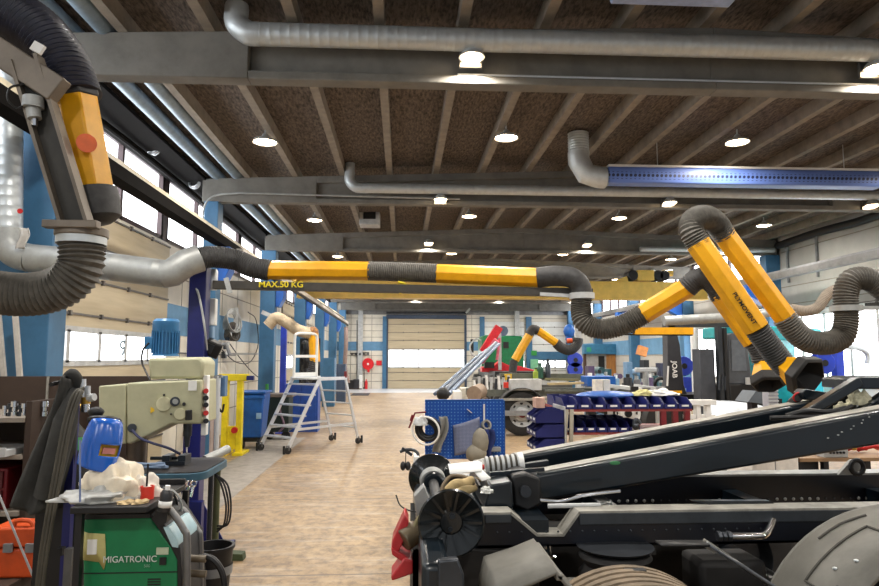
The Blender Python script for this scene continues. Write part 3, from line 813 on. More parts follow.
# ================================================================== WINDOW SIDE, NEAR
# ---- brown board rack with shelves
Y = 4.7
rk = thing('storage_rack', 'brown board rack with open shelves behind the dark jacket', 'rack', (-3.2, 5.1, 0))
rr_ = at(150, 400, 5.6).x
obj('back_board', MB().box(-4.2, rr_, 5.55, 5.6, 0, 1.75), brownp, rk)
obj('side_board', MB().box(-2.6, -2.56, 4.72, 5.55, 0, 1.6), brownp, rk)
zs = at(20, 418, Y).z
for z in (zs, zs - .25, .86, .42):
    obj('shelf_board', MB().box(-4.2, -2.6, Y, 5.55, z - .03, z), mat('shelf_edge', (150, 140, 128), .6), rk)
obj('seam_strip', MB().box(at(43, 400, 5.5).x, at(45, 400, 5.5).x, 5.535, 5.549, zs, 1.75), dustm, rk)
wl_ = ['under the first riser duct', 'second from the outer end', 'third along', 'fourth along', 'in the middle', 'tall one past the middle', 'beside the tall one', 'nearest the jacket but one', 'nearest the jacket']
for k in range(9):
    p = at(2 + 4.9 * k + (k % 2), 418, 4.82); r = .016 + .005 * (k % 3); h = .075 + .03 * ((k * 7) % 3) / 2
    t = thing('tool_collet', 'steel tool collet standing on the rack shelf, ' + wl_[k], 'collet', (p.x, 4.85, zs), 'collets on the rack shelf')
    obj('collet_body', MB().lathe([(0, 0), (r, 0), (r, h * .3), (r * .75, h * .34), (r * .75, h * .6), (r * 1.15, h * .64), (r * 1.1, h), (r * .6, h), (r * .6, h * .8), (0, h * .8)], (p.x, 4.85, zs), n=14), gunmetal if k % 2 else chrome, t)
one('tray', MB().box(-3.1, at(18, 448, 4.75).x, 4.6, 5.0, zs - .25, zs - .21).box(-3.1, at(18, 448, 4.75).x, 4.6, 4.615, zs - .21, zs - .19), ltgrey, 'shallow pale tray on the second rack shelf', 'tray')
tb = thing('tool_chest', 'dark red tool chest on the lower rack shelf', 'tool chest', (-3.15, 5.0, .86))
obj('chest_body', MB().box(-3.6, -2.72, 4.76, 5.4, .86, 1.14), darkred, tb, bev=.01)
for k in range(2): obj('drawer', MB().box(-3.58, -2.74, 4.74, 4.76, .88 + .13 * k, .99 + .13 * k), mat('chest_front', (88, 20, 28), .5), tb)
# orange case
Y = 4.2
p0, p1 = at(-14, 579, Y), at(37, 522, Y)
oc = thing('tool_case', 'orange plastic tool case with a moulded grip on a low bench', 'tool case', ((p0.x + p1.x) / 2, Y + .1, p0.z))
obj('case_body', MB().box(p0.x, p1.x, Y, Y + .24, p0.z, p0.z + .17), orange, oc, bev=.015)
obj('case_lid', MB().box(p0.x, p1.x, Y, Y + .24, p0.z + .178, p1.z - .03), orange, oc, bev=.015)
obj('handle', MB().tube(smooth([at(14, 528, Y + .02), at(16, 521, Y + .02), at(30, 521, Y + .02), at(34, 528, Y + .02)], 4), .014, 8), orange, oc)
obj('latch', MB().cb(at(8, 548, Y - .01), (.05, .02, .05)), midgrey, oc)
obj('latch', MB().cb(at(30, 548, Y - .01), (.05, .02, .05)), midgrey, oc)
lb = thing('low_bench', 'dark low bench under the orange tool case', 'bench', (-2.7, 4.3, 0))
obj('bench_top', MB().box(-3.3, -2.28, 4.05, 4.55, p0.z - .05, p0.z - .001), brownp, lb)
for x in (-3.25, -2.34):
    for y in (4.09, 4.51): obj('leg', MB().box(x - .03, x + .03, y - .03, y + .03, 0, p0.z - .05), blackm, lb)
one('welding_rod', MB().tube([at(-3, 490, 3.95), at(27, 562, 3.98), at(27, 562, 3.98) + (at(27, 562, 3.98) - at(-3, 490, 3.95)) * 1.42], .006, 6), alu, 'thin pale rod leaning in front of the orange case', 'rod')

# ---- gas bottle, jacket, hoses
Y = 3.95
gx = at(70, 450, Y).x
gb = thing('gas_cylinder', 'black gas cylinder with chrome regulator behind the blue welding mask', 'gas cylinder', (gx, Y, 0))
zt = at(70, 424, Y).z
obj('cylinder', MB().lathe([(0, .02), (.1, .02), (.11, .05), (.11, zt - .16), (.09, zt - .06), (.04, zt), (.035, zt + .05), (0, zt + .05)], (gx, Y, 0), n=26), mat('cylinder_black', (22, 24, 26), .45), gb)
obj('green_label', MB().lathe([(.112, zt - .14), (.1, zt - .07), (.098, zt - .07), (.11, zt - .14)], (gx, Y, 0), n=26), mat('label_green', (50, 150, 70), .5), gb)
vx = at(85, 395, Y)
vl = obj('valve', MB().cyl(V((gx, Y, zt + .03)), V((gx, Y, zt + .1)), .03).cyl(V((gx, Y - .02, zt + .08)), V((vx.x, Y - .02, zt + .1)), .02), brass, gb)
for px, r, z0, z1, m in ((83, .016, 398, 379, alu), (88, .013, 400, 386, alu), (86, .024, 404, 397, brass), (85.5, .022, 412, 404, chrome)):
    obj('regulator', MB().cyl(at(px, z0, 3.7), at(px, z1, 3.7), r, n=14), m, vl)
obj('regulator_knob', MB().cyl(at(89, 398, 3.7), at(94.5, 397, 3.69), .024, .02, n=14), ltgrey, vl)
# jacket
Y = 3.72
tl, tr_ = at(68, 374, Y), at(78, 380, Y)
bl_, br_ = at(8, 505, Y), at(62, 512, Y)
def jk(u, v):
    wv_ = v ** .75
    a = tl.lerp(bl_, v) + V((.0 * math.sin(v * PI), 0, 0)); b = tr_.lerp(br_, v) + V((.02 * math.sin(v * PI), 0, 0))
    p = a.lerp(b, u)
    f = math.sin(u * 13 + v * 2.2) * .028 * (.3 + v) + math.sin(u * 5 - v * 4) * .03 * v
    return p + V((0, f - .10 * math.sin(u * PI) * (1 - v * .5), .012 * math.sin(u * 9) * v))
jt = thing('work_jacket', 'dark grey work jacket draped from the gas cylinder stand', 'jacket', at(45, 505, Y))
obj('jacket_body', MB().grid(jk, 26, 30), jacketm, jt, solid=.012)
obj('sleeve', MB().tube(smooth([at(75, 388, Y - .06), at(66, 420, Y - .08), at(54, 465, Y - .08), at(46, 496, Y - .06)], 8), [.02 + .04 * min(1, i / 8) for i in range(25)], 12), jacketm, jt)
obj('collar', MB().tube(smooth([at(67, 379, Y + .02), at(72, 374, Y - .03), at(77, 379, Y - .03), at(79, 390, Y)], 6), .03, 10), jacketm, jt)
hs = ['outermost of three, hugging the jacket', 'middle one of three before the jacket', 'innermost of three, nearest the welding mask']
for k in range(3):
    o = 3.4 * k
    pts = [at(84 - k, 388 + 2 * k, 3.62), at(74 + o, 394, 3.58), at(65 + o, 420, 3.55), at(57 + o, 460, 3.52), at(46 + o, 520, 3.5), at(38 + o * .9, 575, 3.5), at(34 + o, 625, 3.5)]
    one('welding_hose', MB().tube(smooth(pts, 8), .0095, 8), mat('hose_olive', (76, 72, 62), .6), 'long olive welding hose hanging down, ' + hs[k], 'hose', 'welding hoses before the jacket')
st = thing('hose_stand', 'dark upright steel stand holding jacket hoses and mask', 'stand', (at(74, 500, 3.8).x, 3.8, 0))
sx_ = at(80, 400, 3.82).x
obj('upright', MB().box(sx_ - .02, sx_ + .02, 3.74, 3.78, 0, 1.76), navy, st)
obj('hook_arm', MB().tube([V((sx_, 3.76, 1.74)), V((sx_ - .05, 3.7, 1.77)), V((sx_ - .05, 3.6, 1.76))], .012, 8), blackm, st)
obj('foot_plate', MB().box(sx_ - .2, sx_ + .1, 3.55, 4.1, 0, .03), blackm, st)
obj('side_post', MB().box(at(70, 550, 3.66).x - .02, at(70, 550, 3.66).x + .02, 3.64, 3.68, 0, .9), greysteel, st)
obj('cross_bar', MB().box(at(66, 550, 3.66).x - .02, sx_, 3.66, 3.7, .86, .9), blackm, st)
obj('dark_panel', MB().box(sx_ - .19, sx_ - .02, 3.79, 3.81, .05, 1.12), blackm, st)

# ---- welding mask
hc = at(101, 441, 3.45)
hm = thing('welding_mask', 'blue welding mask with yellow lined window over the green welding machine', 'welding mask', hc + V((0, 0, -.15)))
HR = Euler((R(4), R(10), R(56))).to_matrix() @ Matrix.Diagonal((.95, .95, .76))
def hel(u, v):
    a = (u - .5) * R(190); t = v
    w_ = .098 * (1 - .18 * (t - .55) ** 2 - .34 * max(0, .5 - t) ** 1.5 * 2)
    z = .165 - .32 * t
    rr2 = w_ * (1 if t > .12 else math.sqrt(max(.02, 1 - ((.12 - t) / .12) ** 2)))
    p = V((rr2 * math.sin(a), -rr2 * 1.15 * math.cos(a), z - .03 * math.cos(a) * (t > .9)))
    return hc + HR @ p
mb = MB().grid(hel, 28, 22)
bm = mb.bm
inv = HR.inverted()
kill = []
for f in bm.faces:
    c_ = inv @ (f.calc_center_median() - hc)
    if c_.y < -.05 and abs(c_.x) < .055 and -.085 < c_.z < -.005: kill.append(f)
bmesh.ops.delete(bm, geom=kill, context='FACES')
obj('shell', mb, mat('mask_blue', (24, 92, 190), .22, 0, .05, coat=.5), hm, solid=.005)
obj('window_lining', MB().cb(hc + HR @ V((0, -.07, -.045)), (.13, .012, .11), HR), mat('lining_yellow', (222, 178, 40), .5), hm)
obj('filter_glass', MB().cb(hc + HR @ V((.004, -.08, -.05)), (.07, .012, .04), HR), mat('filter_pink', (224, 150, 140), .25), hm)
obj('head_band', MB().torus(hc + V((-.0, .03, .1)), (0, .3, 1), .07, .012, 20, 6), blackm, hm)
obj('crown_knob', MB().ball(at(96, 412, 3.5), .035, (1.2, .8, .8)), blackm, hm)

# ---- welding machine on its trolley
Y = 3.35
wm = thing('welding_machine', 'green welding machine lettered on its side under the cluttered tray', 'welding machine', (at(130, 586, Y).x, Y + .15, .2))
def g(px, py, dy=0): return at(px, py, Y + dy)
out = [g(83, 640), g(83, 522), g(86, 518.5), g(150, 517), g(172, 548), g(178, 560), g(178, 640)]
obj('side_cover', MB().prism(out, (0, .36, 0)), green, wm, bev=.008)
obj('top_edge', MB().prism([g(84, 519.5, -.006), g(150, 518, -.006), g(150, 514, -.006), g(86, 515, -.006)], (0, .37, 0)), blackm, wm)
obj('front_bezel', MB().prism([g(150, 517, -.004), g(158, 515, -.004), g(180, 548, -.004), g(185, 640, -.004), g(178, 640, -.004), g(177, 560, -.004), g(171, 548, -.004)], (0, .37, 0)), blackm, wm, bev=.004)
obj('lower_seam', MB().box(g(83, 572).x, g(178, 572).x, Y - .003, Y + .01, g(80, 574).z, g(80, 573).z), blackm, wm)
for k in range(5): obj('cooling_slot', MB().box(g(148, 575).x, g(161, 575).x, Y - .003, Y + .01, g(150, 579 + 2.6 * k).z - .004, g(150, 579 + 2.6 * k).z + .002), blackm, wm)
text('maker_lettering', 'MIGATRONIC', .042, mat('letter_white', (214, 222, 214), .5), g(130, 559.5, -.006), FRONT, wm, .98, False)
text('model_lettering', '500', .02, mat('letter_dim', (120, 170, 140), .5), g(147, 566, -.006), FRONT, wm)
obj('rating_plate', MB().cb(g(162.5, 551, -.003), (.058, .004, .033)), mat('plate_pale', (188, 200, 172), .5), wm)
obj('switch', MB().cb(g(163, 561, -.004), (.03, .012, .034)), blackm, wm)
lbl = obj('taped_note', MB().poly([g(82, 531, -.004), g(88, 533, -.004), g(105, 534, -.004), g(106, 560, -.004), g(104, 570, -.004), g(99, 562, -.004), g(83, 560, -.004)], [(0, 1, 2, 3, 4, 5, 6)]), mat('tape_yellow', (196, 186, 120), .6), wm, solid=.002)
obj('paper', MB().cb(g(92, 547, -.008), (.045, .002, .07)), white, lbl)
for dy, px in ((.0, 0), (.3, 13)):
    obj('handle', MB().tube(smooth([g(166 + px, 508, dy), g(172 + px, 512, dy), g(184 + px, 530, dy), g(187 + px, 545, dy), g(187 + px, 640, dy)], 5), .017, 10), greysteel, wm)
obj('display_panel', MB().prism([g(163, 527, -.008), g(169, 527, -.008), g(178, 541, -.008), g(178, 548, -.008), g(172, 547, -.008)], (0, .3, 0)), mat('panel_sky', (176, 206, 214), .25), wm, bev=.002)
obj('can_holder', MB().prism([g(152, 520, -.03), g(155, 511, -.03), g(168, 511, -.03), g(166, 523, -.03), g(158, 527, -.03)], (0, .1, 0)), blackm, wm)
for k, py in enumerate((558, 573)):
    obj('cable_plug', MB().cyl(g(184, py, .1), g(206, py + 1, .1), .018, n=12), mat('plug_brown', (96, 84, 66), .5), wm)
obj('torch_cable', MB().tube(smooth([g(204, 556, .12), g(214, 560, .1), g(222, 572, .1), g(224, 590, .1), g(216, 620, .1)], 6), .016, 8), blackm, wm)
tr = thing('tool_tray', 'black steel tray heaped with cloth over the welding machine', 'tray', (at(118, 508, 3.4).x, 3.55, 1.10))
zt = at(118, 508, 3.2).z
obj('tray_pan', MB().box(at(78, 508, 3.3).x, at(153, 508, 3.3).x, 3.22, 3.78, zt - .03, zt).box(at(78, 508, 3.3).x, at(153, 508, 3.3).x, 3.76, 3.78, zt, zt + .03), blackm, tr, bev=.004)
for x, y in ((at(80, 520, 3.26).x, 3.26), (at(80, 520, 3.26).x, 3.76), (at(151, 520, 3.26).x, 3.76)):
    obj('leg', MB().box(x - .015, x + .015, y - .015, y + .015, 0, zt - .03), blackm, tr)
obj('front_lip', MB().bar(at(80, 502, 3.22), at(80, 440, 3.3), .008, .008), mat('lip_steel', (90, 104, 140), .4, .3), tr)
# cloth heap
cp = at(112, 503, 3.45); cp.z = zt
def heap(c, rx, ry, rz, seed, rot=0):
    b = MB()
    def f(u, v):
        a = u * 2 * PI; t = v * PI / 2
        rr3 = math.cos(t)
        p = V((rr3 * math.cos(a), rr3 * math.sin(a), math.sin(t)))
        n_ = noise.noise(p * 2.1 + V((seed, 0, 0))) * .4 + abs(noise.noise(p * 3.4 + V((0, seed, 0)))) * .2
        k = .82 + n_
        x, y = p.x * k * rx, p.y * k * ry
        return V((c.x + x * math.cos(rot) - y * math.sin(rot), c.y + x * math.sin(rot) + y * math.cos(rot), max(c.z + .002, c.z + p.z * k * rz)))
    return b.grid(f, 44, 16)
one('cloth_bundle', heap(cp + V((-.02, .0, 0)), .2, .15, .19, 3.1), offwhite, 'crumpled cream cloth heaped on the black tray', 'cloth')
one('cloth_bundle', heap(cp + V((.15, .02, .0)), .1, .1, .12, 7.7), mat('cloth_white', (226, 218, 206), .9, 0, .08, 9), 'smaller white cloth lump beside the red pot', 'cloth')
one('plastic_bag', heap(cp + V((-.05, -.09, 0)), .2, .1, .07, 11.3), mat('bag_grey', (186, 186, 182), .3, 0, .1, 7), 'clear grey plastic bag under the cream cloth', 'bag')
p = at(147, 498, 3.4)
rp = thing('paste_pot', 'small red pot with a brush in it on the tray', 'pot', (p.x, 3.4, zt))
pz = zt
obj('pot', MB().lathe([(0, 0), (.032, 0), (.033, .062), (.029, .062), (.028, .01), (0, .01)], (p.x, 3.4, pz), n=20), mat('pot_red', (226, 60, 44), .4), rp)
obj('brush', MB().cyl((p.x - .005, 3.4, pz + .02), (p.x - .002, 3.4, pz + .17), .005, n=8), blackm, rp)
p = at(133, 506, 3.3)
for k, (px, py) in enumerate(((128, 504), (140, 502))):
    p = at(px, py, 3.3)
    one('work_glove', heap(V((p.x, 3.29, zt)), .05, .03, .022, 20 + k, .5), mat('glove_tan', (206, 180, 136), .9), 'tan leather work glove on the tray edge, ' + ('flat one below the cream cloth' if k == 0 else 'rolled one below the red pot'), 'glove')
p = at(164, 511, 3.3)
sc_ = thing('spray_can', 'black and white spray can in the welding machine holder', 'spray can', p)
obj('can', MB().lathe([(0, 0), (.029, 0), (.03, .005), (.03, .085), (.02, .1), (0, .102)], p, (.12, 0, 1), 18), mat('can_black', (40, 40, 42), .35), sc_)
obj('can_band', MB().lathe([(.0305, .02), (.0305, .05)], p, (.12, 0, 1), 18), white, sc_, solid=.001)
obj('nozzle', MB().cyl(p + V((.011, 0, .098)), p + V((.014, 0, .12)), .012, n=12), white, sc_)
for k in range(5):
    a0 = at(150 + 5 * k, 492 + k, 3.62)
    one('cable_loop', MB().torus(a0 + V((0, .0, -.03)), (.2 * k - .3, 1, .4), .05 + .008 * k, .006, 18, 5), blackm if k % 2 else galvd, 'thin cable loop behind the red pot, ' + NTH[k] + ' from the pot', 'cable', 'cable loops behind the red pot')

# ---- drill press
Y = 4.7
dp = thing('drill_press', 'beige pillar drill press with blue motor and dark blue-rimmed table', 'drill press', (at(136, 440, Y + .2).x, Y + .25, 0))
def d(px, py, dy=0): return at(px, py, Y + dy)
obj('gear_head', MB().prism([d(126.6, 383), d(202, 379.6), d(202, 424), d(171, 424), d(151, 434), d(130, 444), d(126.6, 444)], (0, .36, 0)), beige, dp, bev=.012)
obj('rear_cover', MB().prism([d(98.5, 386, .02), d(126, 384, .02), d(126, 444, .02), d(98.5, 444, .02)], (0, .32, 0)), beige, dp, bev=.01)
obj('upper_cover', MB().prism([d(149, 379, .03), d(147.5, 358, .03), d(199, 357, .03), d(204, 362, .03), d(203, 379, .03)], (0, .3, 0)), beige, dp, bev=.02)
mo = d(165, 356, .18)
m_ = MB()
mz0, mz1 = d(165, 356, .18).z, d(165, 319, .18).z; mr = (d(178, 340, .18).x - d(152.5, 340, .18).x) / 2
mt = obj('motor', MB().lathe([(0, 0), (mr * 1.05, 0), (mr * 1.05, .012), (mr * .92, .014), (mr * .92, (mz1 - mz0) * .68)], (mo.x, mo.y, mz0), n=30), mat('motor_blue', (58, 124, 176), .4), dp)
fb = MB()
for k in range(26):
    a = 2 * PI * k / 26; u_ = V((math.cos(a), math.sin(a), 0))
    fb.bar(V((mo.x, mo.y, mz0 + .02)) + u_ * mr * .95, V((mo.x, mo.y, mz0 + (mz1 - mz0) * .68)) + u_ * mr * .95, .006, .02, u_)
obj('cooling_rib', fb, MATS['motor_blue'], mt)
obj('fan_cowl', MB().lathe([(mr * .98, (mz1 - mz0) * .62), (mr * 1.02, (mz1 - mz0) * .64), (mr * 1.02, (mz1 - mz0) * .93), (mr * .85, mz1 - mz0), (0, mz1 - mz0)], (mo.x, mo.y, mz0), n=30), MATS['motor_blue'], mt)
obj('terminal_box', MB().cb(d(150.5, 343, .16), (.06, .09, .09)), MATS['motor_blue'], mt, bev=.006)
obj('motor_cable', MB().tube(smooth([d(149, 343, .1), d(143, 350, .1), d(142, 362, .1), d(147, 374, .06), d(150, 380, .02)], 6), .007, 6), blackm, dp)
for px, py, r, m in ((163.6, 404, .05, mat('disc_beige', (198, 194, 160), .5)), (175, 401.5, .033, gunmetal), (180, 414, .04, MATS['disc_beige']), (132, 428, .03, gunmetal), (184, 404, .012, blackm), (179, 413.5, .009, blackm), (164, 395, .008, blackm), (171, 414, .006, blackm), (163, 410, .006, blackm)):
    obj('dial', MB().cyl(d(px, py, .005), d(px, py, -.02), r, n=24), m, dp, bev=.002)
obj('knob', MB().cyl(d(175, 401.5, -.02), d(175.5, 401.7, -.06), .018, n=16), galvd, dp)
obj('warning_mark', MB().cyl(d(152.5, 410, -.004), d(152.5, 410, .01), .026, n=3), mat('warn_yellow', (232, 190, 40), .5), dp)
obj('feed_grip', MB().cyl(d(188.7, 420, -.05), d(188.7, 410, -.05), .024, n=14), blackm, dp, bev=.004)
obj('sticker', MB().cb(d(192.5, 385.5, -.003), (.058, .003, .07)), white, dp)
obj('control_strip', MB().cb(d(205.5, 405, .08), (.035, .06, .42)), white, dp, bev=.004)
for k, (py, m) in enumerate(((391, mat('button_red', (196, 40, 34), .4)), (398, blackm), (405, blackm), (413, MATS['button_red']), (421, blackm))):
    obj('push_button', MB().cyl(d(206, py, .05), d(206, py, .0), .018, n=14), m, dp)
sp = d(187.6, 430, .15)
zt_ = at(190, 466, 4.8).z
obj('spindle', MB().cyl(V((sp.x, sp.y, d(187, 420).z)), V((sp.x, sp.y, d(187, 436, .15).z)), .03, n=18).cyl(V((sp.x, sp.y, d(187, 436, .15).z)), V((sp.x, sp.y, d(187, 447, .15).z)), .022, .016, n=16), gunmetal, dp)
obj('drill_bit', MB().cyl(V((sp.x, sp.y, d(187, 447, .15).z)), V((sp.x, sp.y, d(187, 455, .15).z)), .006, n=8), chrome, dp)
cl = at(136, 460, Y + .2)
obj('pillar', MB().cyl((cl.x, Y + .2, .06), (cl.x, Y + .2, d(136, 443).z), .068, n=26), mat('pillar_brown', (104, 92, 82), .4, .4), dp)
obj('base_plate', MB().box(cl.x - .3, cl.x + .35, Y - .1, Y + .5, 0, .06), colblue, dp, bev=.01)
tz = at(197, 472, 4.5).z
rim = []
x0, x1 = at(142, 466, 4.7).x, at(216, 464, 4.75).x
def rr_rect(x0, x1, y0, y1, r, z, n=5):
    pts = []
    for cx_, cy_, a0 in ((x1 - r, y0 + r, -PI / 2), (x1 - r, y1 - r, 0), (x0 + r, y1 - r, PI / 2), (x0 + r, y0 + r, PI)):
        for i in range(n + 1):
            a = a0 + PI / 2 * i / n; pts.append(V((cx_ + r * math.cos(a), cy_ + r * math.sin(a), z)))
    return pts
obj('table', MB().prism(rr_rect(x0, x1, 4.46, 5.15, .12, tz - .055), (0, 0, .05)), mat('table_rim_blue', (58, 96, 116), .5), dp, bev=.004)
obj('table_top', MB().prism(rr_rect(x0 + .015, x1 - .015, 4.475, 5.135, .11, tz - .006), (0, 0, .008)), mat('table_dark', (56, 52, 50), .45, .3, .2, 12), dp)
ol = at(216.5, 500, 5.0)
obj('table_post', MB().cyl((ol.x, 5.0, .06), (ol.x, 5.0, tz - .05), .024, n=14), mat('post_olive', (88, 92, 62), .5), dp)
obj('feed_cable', MB().tube(smooth([d(132, 430, -.03), d(140, 438, -.04), d(152, 443, -.04), d(168, 448, -.02), d(180, 454, .05)], 7), .009, 7), mat('cable_navy', (52, 56, 92), .5), dp)
one('machine_vice', MB().box(sp.x - .14, sp.x + .02, 4.75, 4.9, tz + .003, tz + .03).box(sp.x - .14, sp.x - .09, 4.76, 4.89, tz + .03, tz + .07).box(sp.x - .03, sp.x + .02, 4.76, 4.89, tz + .03, tz + .07).cyl((sp.x - .24, 4.82, tz + .045), (sp.x - .05, 4.82, tz + .045), .012), gunmetal, 'small grey vice under the drill spindle', 'vice')
one('cable_coil', MB().tube(smooth([V((sp.x - .2 + .16 * math.sin(i * 1.7), 4.62 + .05 * math.cos(i * 2.1), tz + .016 + .003 * i)) for i in range(9)], 6), .01, 6), mat('coil_bluegrey', (120, 140, 168), .6), 'blue grey cable coiled on the drill table', 'cable')
pb_ = at(176, 480, 4.75)
one('parts_tub', MB().lathe([(0, 0), (.1, 0), (.14, .09), (.13, .09), (.095, .01), (0, .01)], (pb_.x, 4.85, tz - .17), n=20), blue, 'blue tub hung under the drill table', 'tub')
for k in range(4):
    a0, a1 = at(181 + 4.2 * k, 486, 4.45), at(177 + 4.6 * k, 500 - k, 4.42)
    w_ = thing('spanner', 'steel spanner leaning below the drill table, ' + NTH[k] + ' from the red pot', 'spanner', a1, 'spanners below the drill table')
    obj('shaft', MB().bar(a0, a1, .014, .008), chrome, w_); obj('jaw', MB().torus(a0 + V((0, 0, .015)), (0, 1, 0), .018, .007, 12, 6, .6, 5.7), chrome, w_)
rkx = at(186, 500, 4.5)
one('spanner_holder', MB().box(rkx.x - .12, rkx.x + .12, 4.44, 4.5, 0, at(186, 502, 4.45).z), navy, 'navy post plate holding spanners below the drill table', 'holder')
for k in range(3):
    c0 = at(222, 476 + k, 4.95)
    pts = [at(215, 474, 4.9), at(221 + 3 * k, 484, 4.9), at(226 + 2.5 * k, 505, 4.9), at(224 + 2 * k, 524, 4.9), at(217, 532 - 3 * k, 4.9)]
    one('power_cable', MB().tube(smooth(pts, 8), .007, 6), blackm, 'black cable looping beside the olive table post, ' + ['inner loop', 'middle loop', 'outer loop'][k], 'cable', 'cable loops beside the table post')
# bucket on a low dolly
bk = at(213, 560, 4.75)
bb = thing('bucket', 'black plastic bucket beside the welding machine cables', 'bucket', (bk.x, 4.75, .2))
bz = at(213, 545, 4.75).z
obj('pail', MB().lathe([(0, .2), (.1, .2), (.135, bz - .02), (.145, bz - .02), (.145, bz), (.125, bz), (.095, .22), (0, .22)], (bk.x, 4.75, 0), n=28), blackm, bb)
obj('label', MB().lathe([(.131, .42), (.134, .48)], (bk.x, 4.75, 0), n=28), midgrey, bb)
dl = thing('dolly', 'low grey dolly under the black bucket', 'dolly', (bk.x, 4.75, 0))
obj('deck', MB().box(bk.x - .25, bk.x + .16, 4.5, 5.0, .15, .198), galvd, dl)
for x, y in ((-.2, 4.56), (.12, 4.56), (-.2, 4.94), (.12, 4.94)): obj('wheel', MB().cyl((bk.x + x, y - .015, .07), (bk.x + x, y + .015, .07), .07, n=18), blackm, dl)
p = atz(242, 561)
one('wheel_chock', MB().prism([(p.x - .2, p.y, .002), (p.x + .01, p.y, .002), (p.x, p.y, .06), (p.x - .16, p.y, .07)], (0, .12, 0)), mat('chock_green', (62, 74, 46), .7), 'dark green wooden chock lying on the floor beside the bucket', 'chock')
tg = at(216, 455, 5.4)
tb_ = thing('tube_stand', 'short grey tube on a slim stand beyond the drill table', 'tube', (tg.x, 5.4, 0))
obj('steel_tube', MB().cyl(at(205, 460, 5.3), at(228, 449, 5.5), .035, n=16), galvd, tb_)
obj('stand_leg', MB().cyl((tg.x - .03, 5.39, 0), (tg.x - .03, 5.39, tg.z - .02), .02, n=10).cyl((tg.x - .03, 5.39, 0), (tg.x - .03, 5.39, .02), .12, n=16), gunmetal, tb_)

# ---- clutter round the navy post
wp = at(212, 348, 6.9)
wk = thing('work_light', 'black work light tilted beside the navy post', 'work light', wp + V((0, 0, -.1)))
obj('lamp_body', MB().cb(wp, (.18, .14, .16), (.3, .4, .3)), blackm, wk, bev=.015)
obj('glass', MB().cb(wp + V((-.02, -.08, 0)), (.11, .02, .1), (.3, .4, .3)), gunmetal, wk)
obj('mount_arm', MB().tube([wp + V((.06, 0, .02)), at(226, 344, 6.9), at(230, 355, 6.9)], .018, 8), midgrey, wk)
one('air_cylinder', MB().lathe([(0, 0), (.055, 0), (.06, .01), (.06, .2), (.05, .22), (0, .22)], at(211.5, 290, 6.95), (0, 0, 1), 20), alu, 'silver pneumatic cylinder beside the navy post top', 'cylinder')
jb = thing('junction_box', 'white electric box with grey cables beside the navy post', 'electric box', at(210, 325, 6.95))
obj('box_body', MB().cb(at(210, 312, 6.95), (.13, .1, .28)), white, jb, bev=.008)
obj('cable_gland', MB().cb(at(209, 332, 6.95), (.1, .08, .12)), mat('box_sky', (130, 160, 190), .5), jb)
obj('cable', MB().tube(smooth([at(190, 284, 6.8), at(197, 290, 6.7), at(201, 305, 6.68), at(205, 330, 6.7), at(207, 350, 6.8)], 8), .012, 6), ltgrey, jb)
ts = thing('control_pedestal', 'grey control pedestal with silver tubes behind the drill press', 'pedestal', (at(219, 440, 6.5).x, 6.5, 0))
for px, m in ((213.5, mat('tube_rose', (190, 170, 160), .4)), (218.5, alu)): obj('tube', MB().cyl((at(px, 400, 6.5).x, 6.5, .1), at(px, 376, 6.5), .022, n=12), m, ts)
obj('base', MB().box(at(209, 440, 6.5).x, at(222, 440, 6.5).x, 6.42, 6.6, 0, .1), navy, ts)
obj('cabinet', MB().cb(at(222.5, 386, 6.6), (.075, .1, .2)), mat('box_steelblue', (86, 120, 160), .5), ts, bev=.005)
obj('knob_bar', MB().bar(at(209, 378, 6.5), at(222, 376, 6.5), .04, .03), midgrey, ts)
# ================================================================== HOOK LIFT TRUCK IN FRONT
tk = thing('hooklift_truck', 'dark hook lift truck chassis with raised arms, rollers and dusty tyre at the front', 'truck', (1.6, 3.6, 0))
def n(px, py, Y=3.35): return at(px, py, Y)
# near frame rail with its dropped notch
YN = 3.35
o = [(478, 511), (511, 511), (537, 536), (563, 536), (579, 513), (1010, 512)]
top = [n(*p) for p in o]
low = [n(1010, 546), n(478, 546)]
low[0].z = low[1].z = n(600, 546).z
for k in (0, 1, 4, 5): top[k].z = n(600, 513).z
obj('frame_rail', MB().prism(top + low, (0, .014, 0)), truckn, tk)
fl = MB()
for a, b in zip(top, top[1:]):
    d_ = (b - a).normalized() * .004
    fl.bar(a - d_ + V((0, .055, .006)), b + d_ + V((0, .055, .006)), .13, .014, (0, 0, 1) if abs((b - a).normalized().z) < .9 else (0, 1, 0))
obj('rail_flange', fl, dustm, tk, bev=.002)
obj('lip_strip', MB().box(n(579, 515).x, 3.9, YN - .012, YN, top[4].z - .055, top[4].z + .002), mat('lip_grey', (60, 65, 70), .35, .3, .12, 9), tk, bev=.003)
obj('lip_strip', MB().box(n(485, 515).x, n(511, 515).x, YN - .012, YN, top[4].z - .04, top[4].z + .002), MATS['lip_grey'], tk, bev=.003)
obj('lower_flange', MB().box(n(478, 515).x, 3.9, YN, YN + .1, low[0].z, low[0].z + .012), truckm, tk)
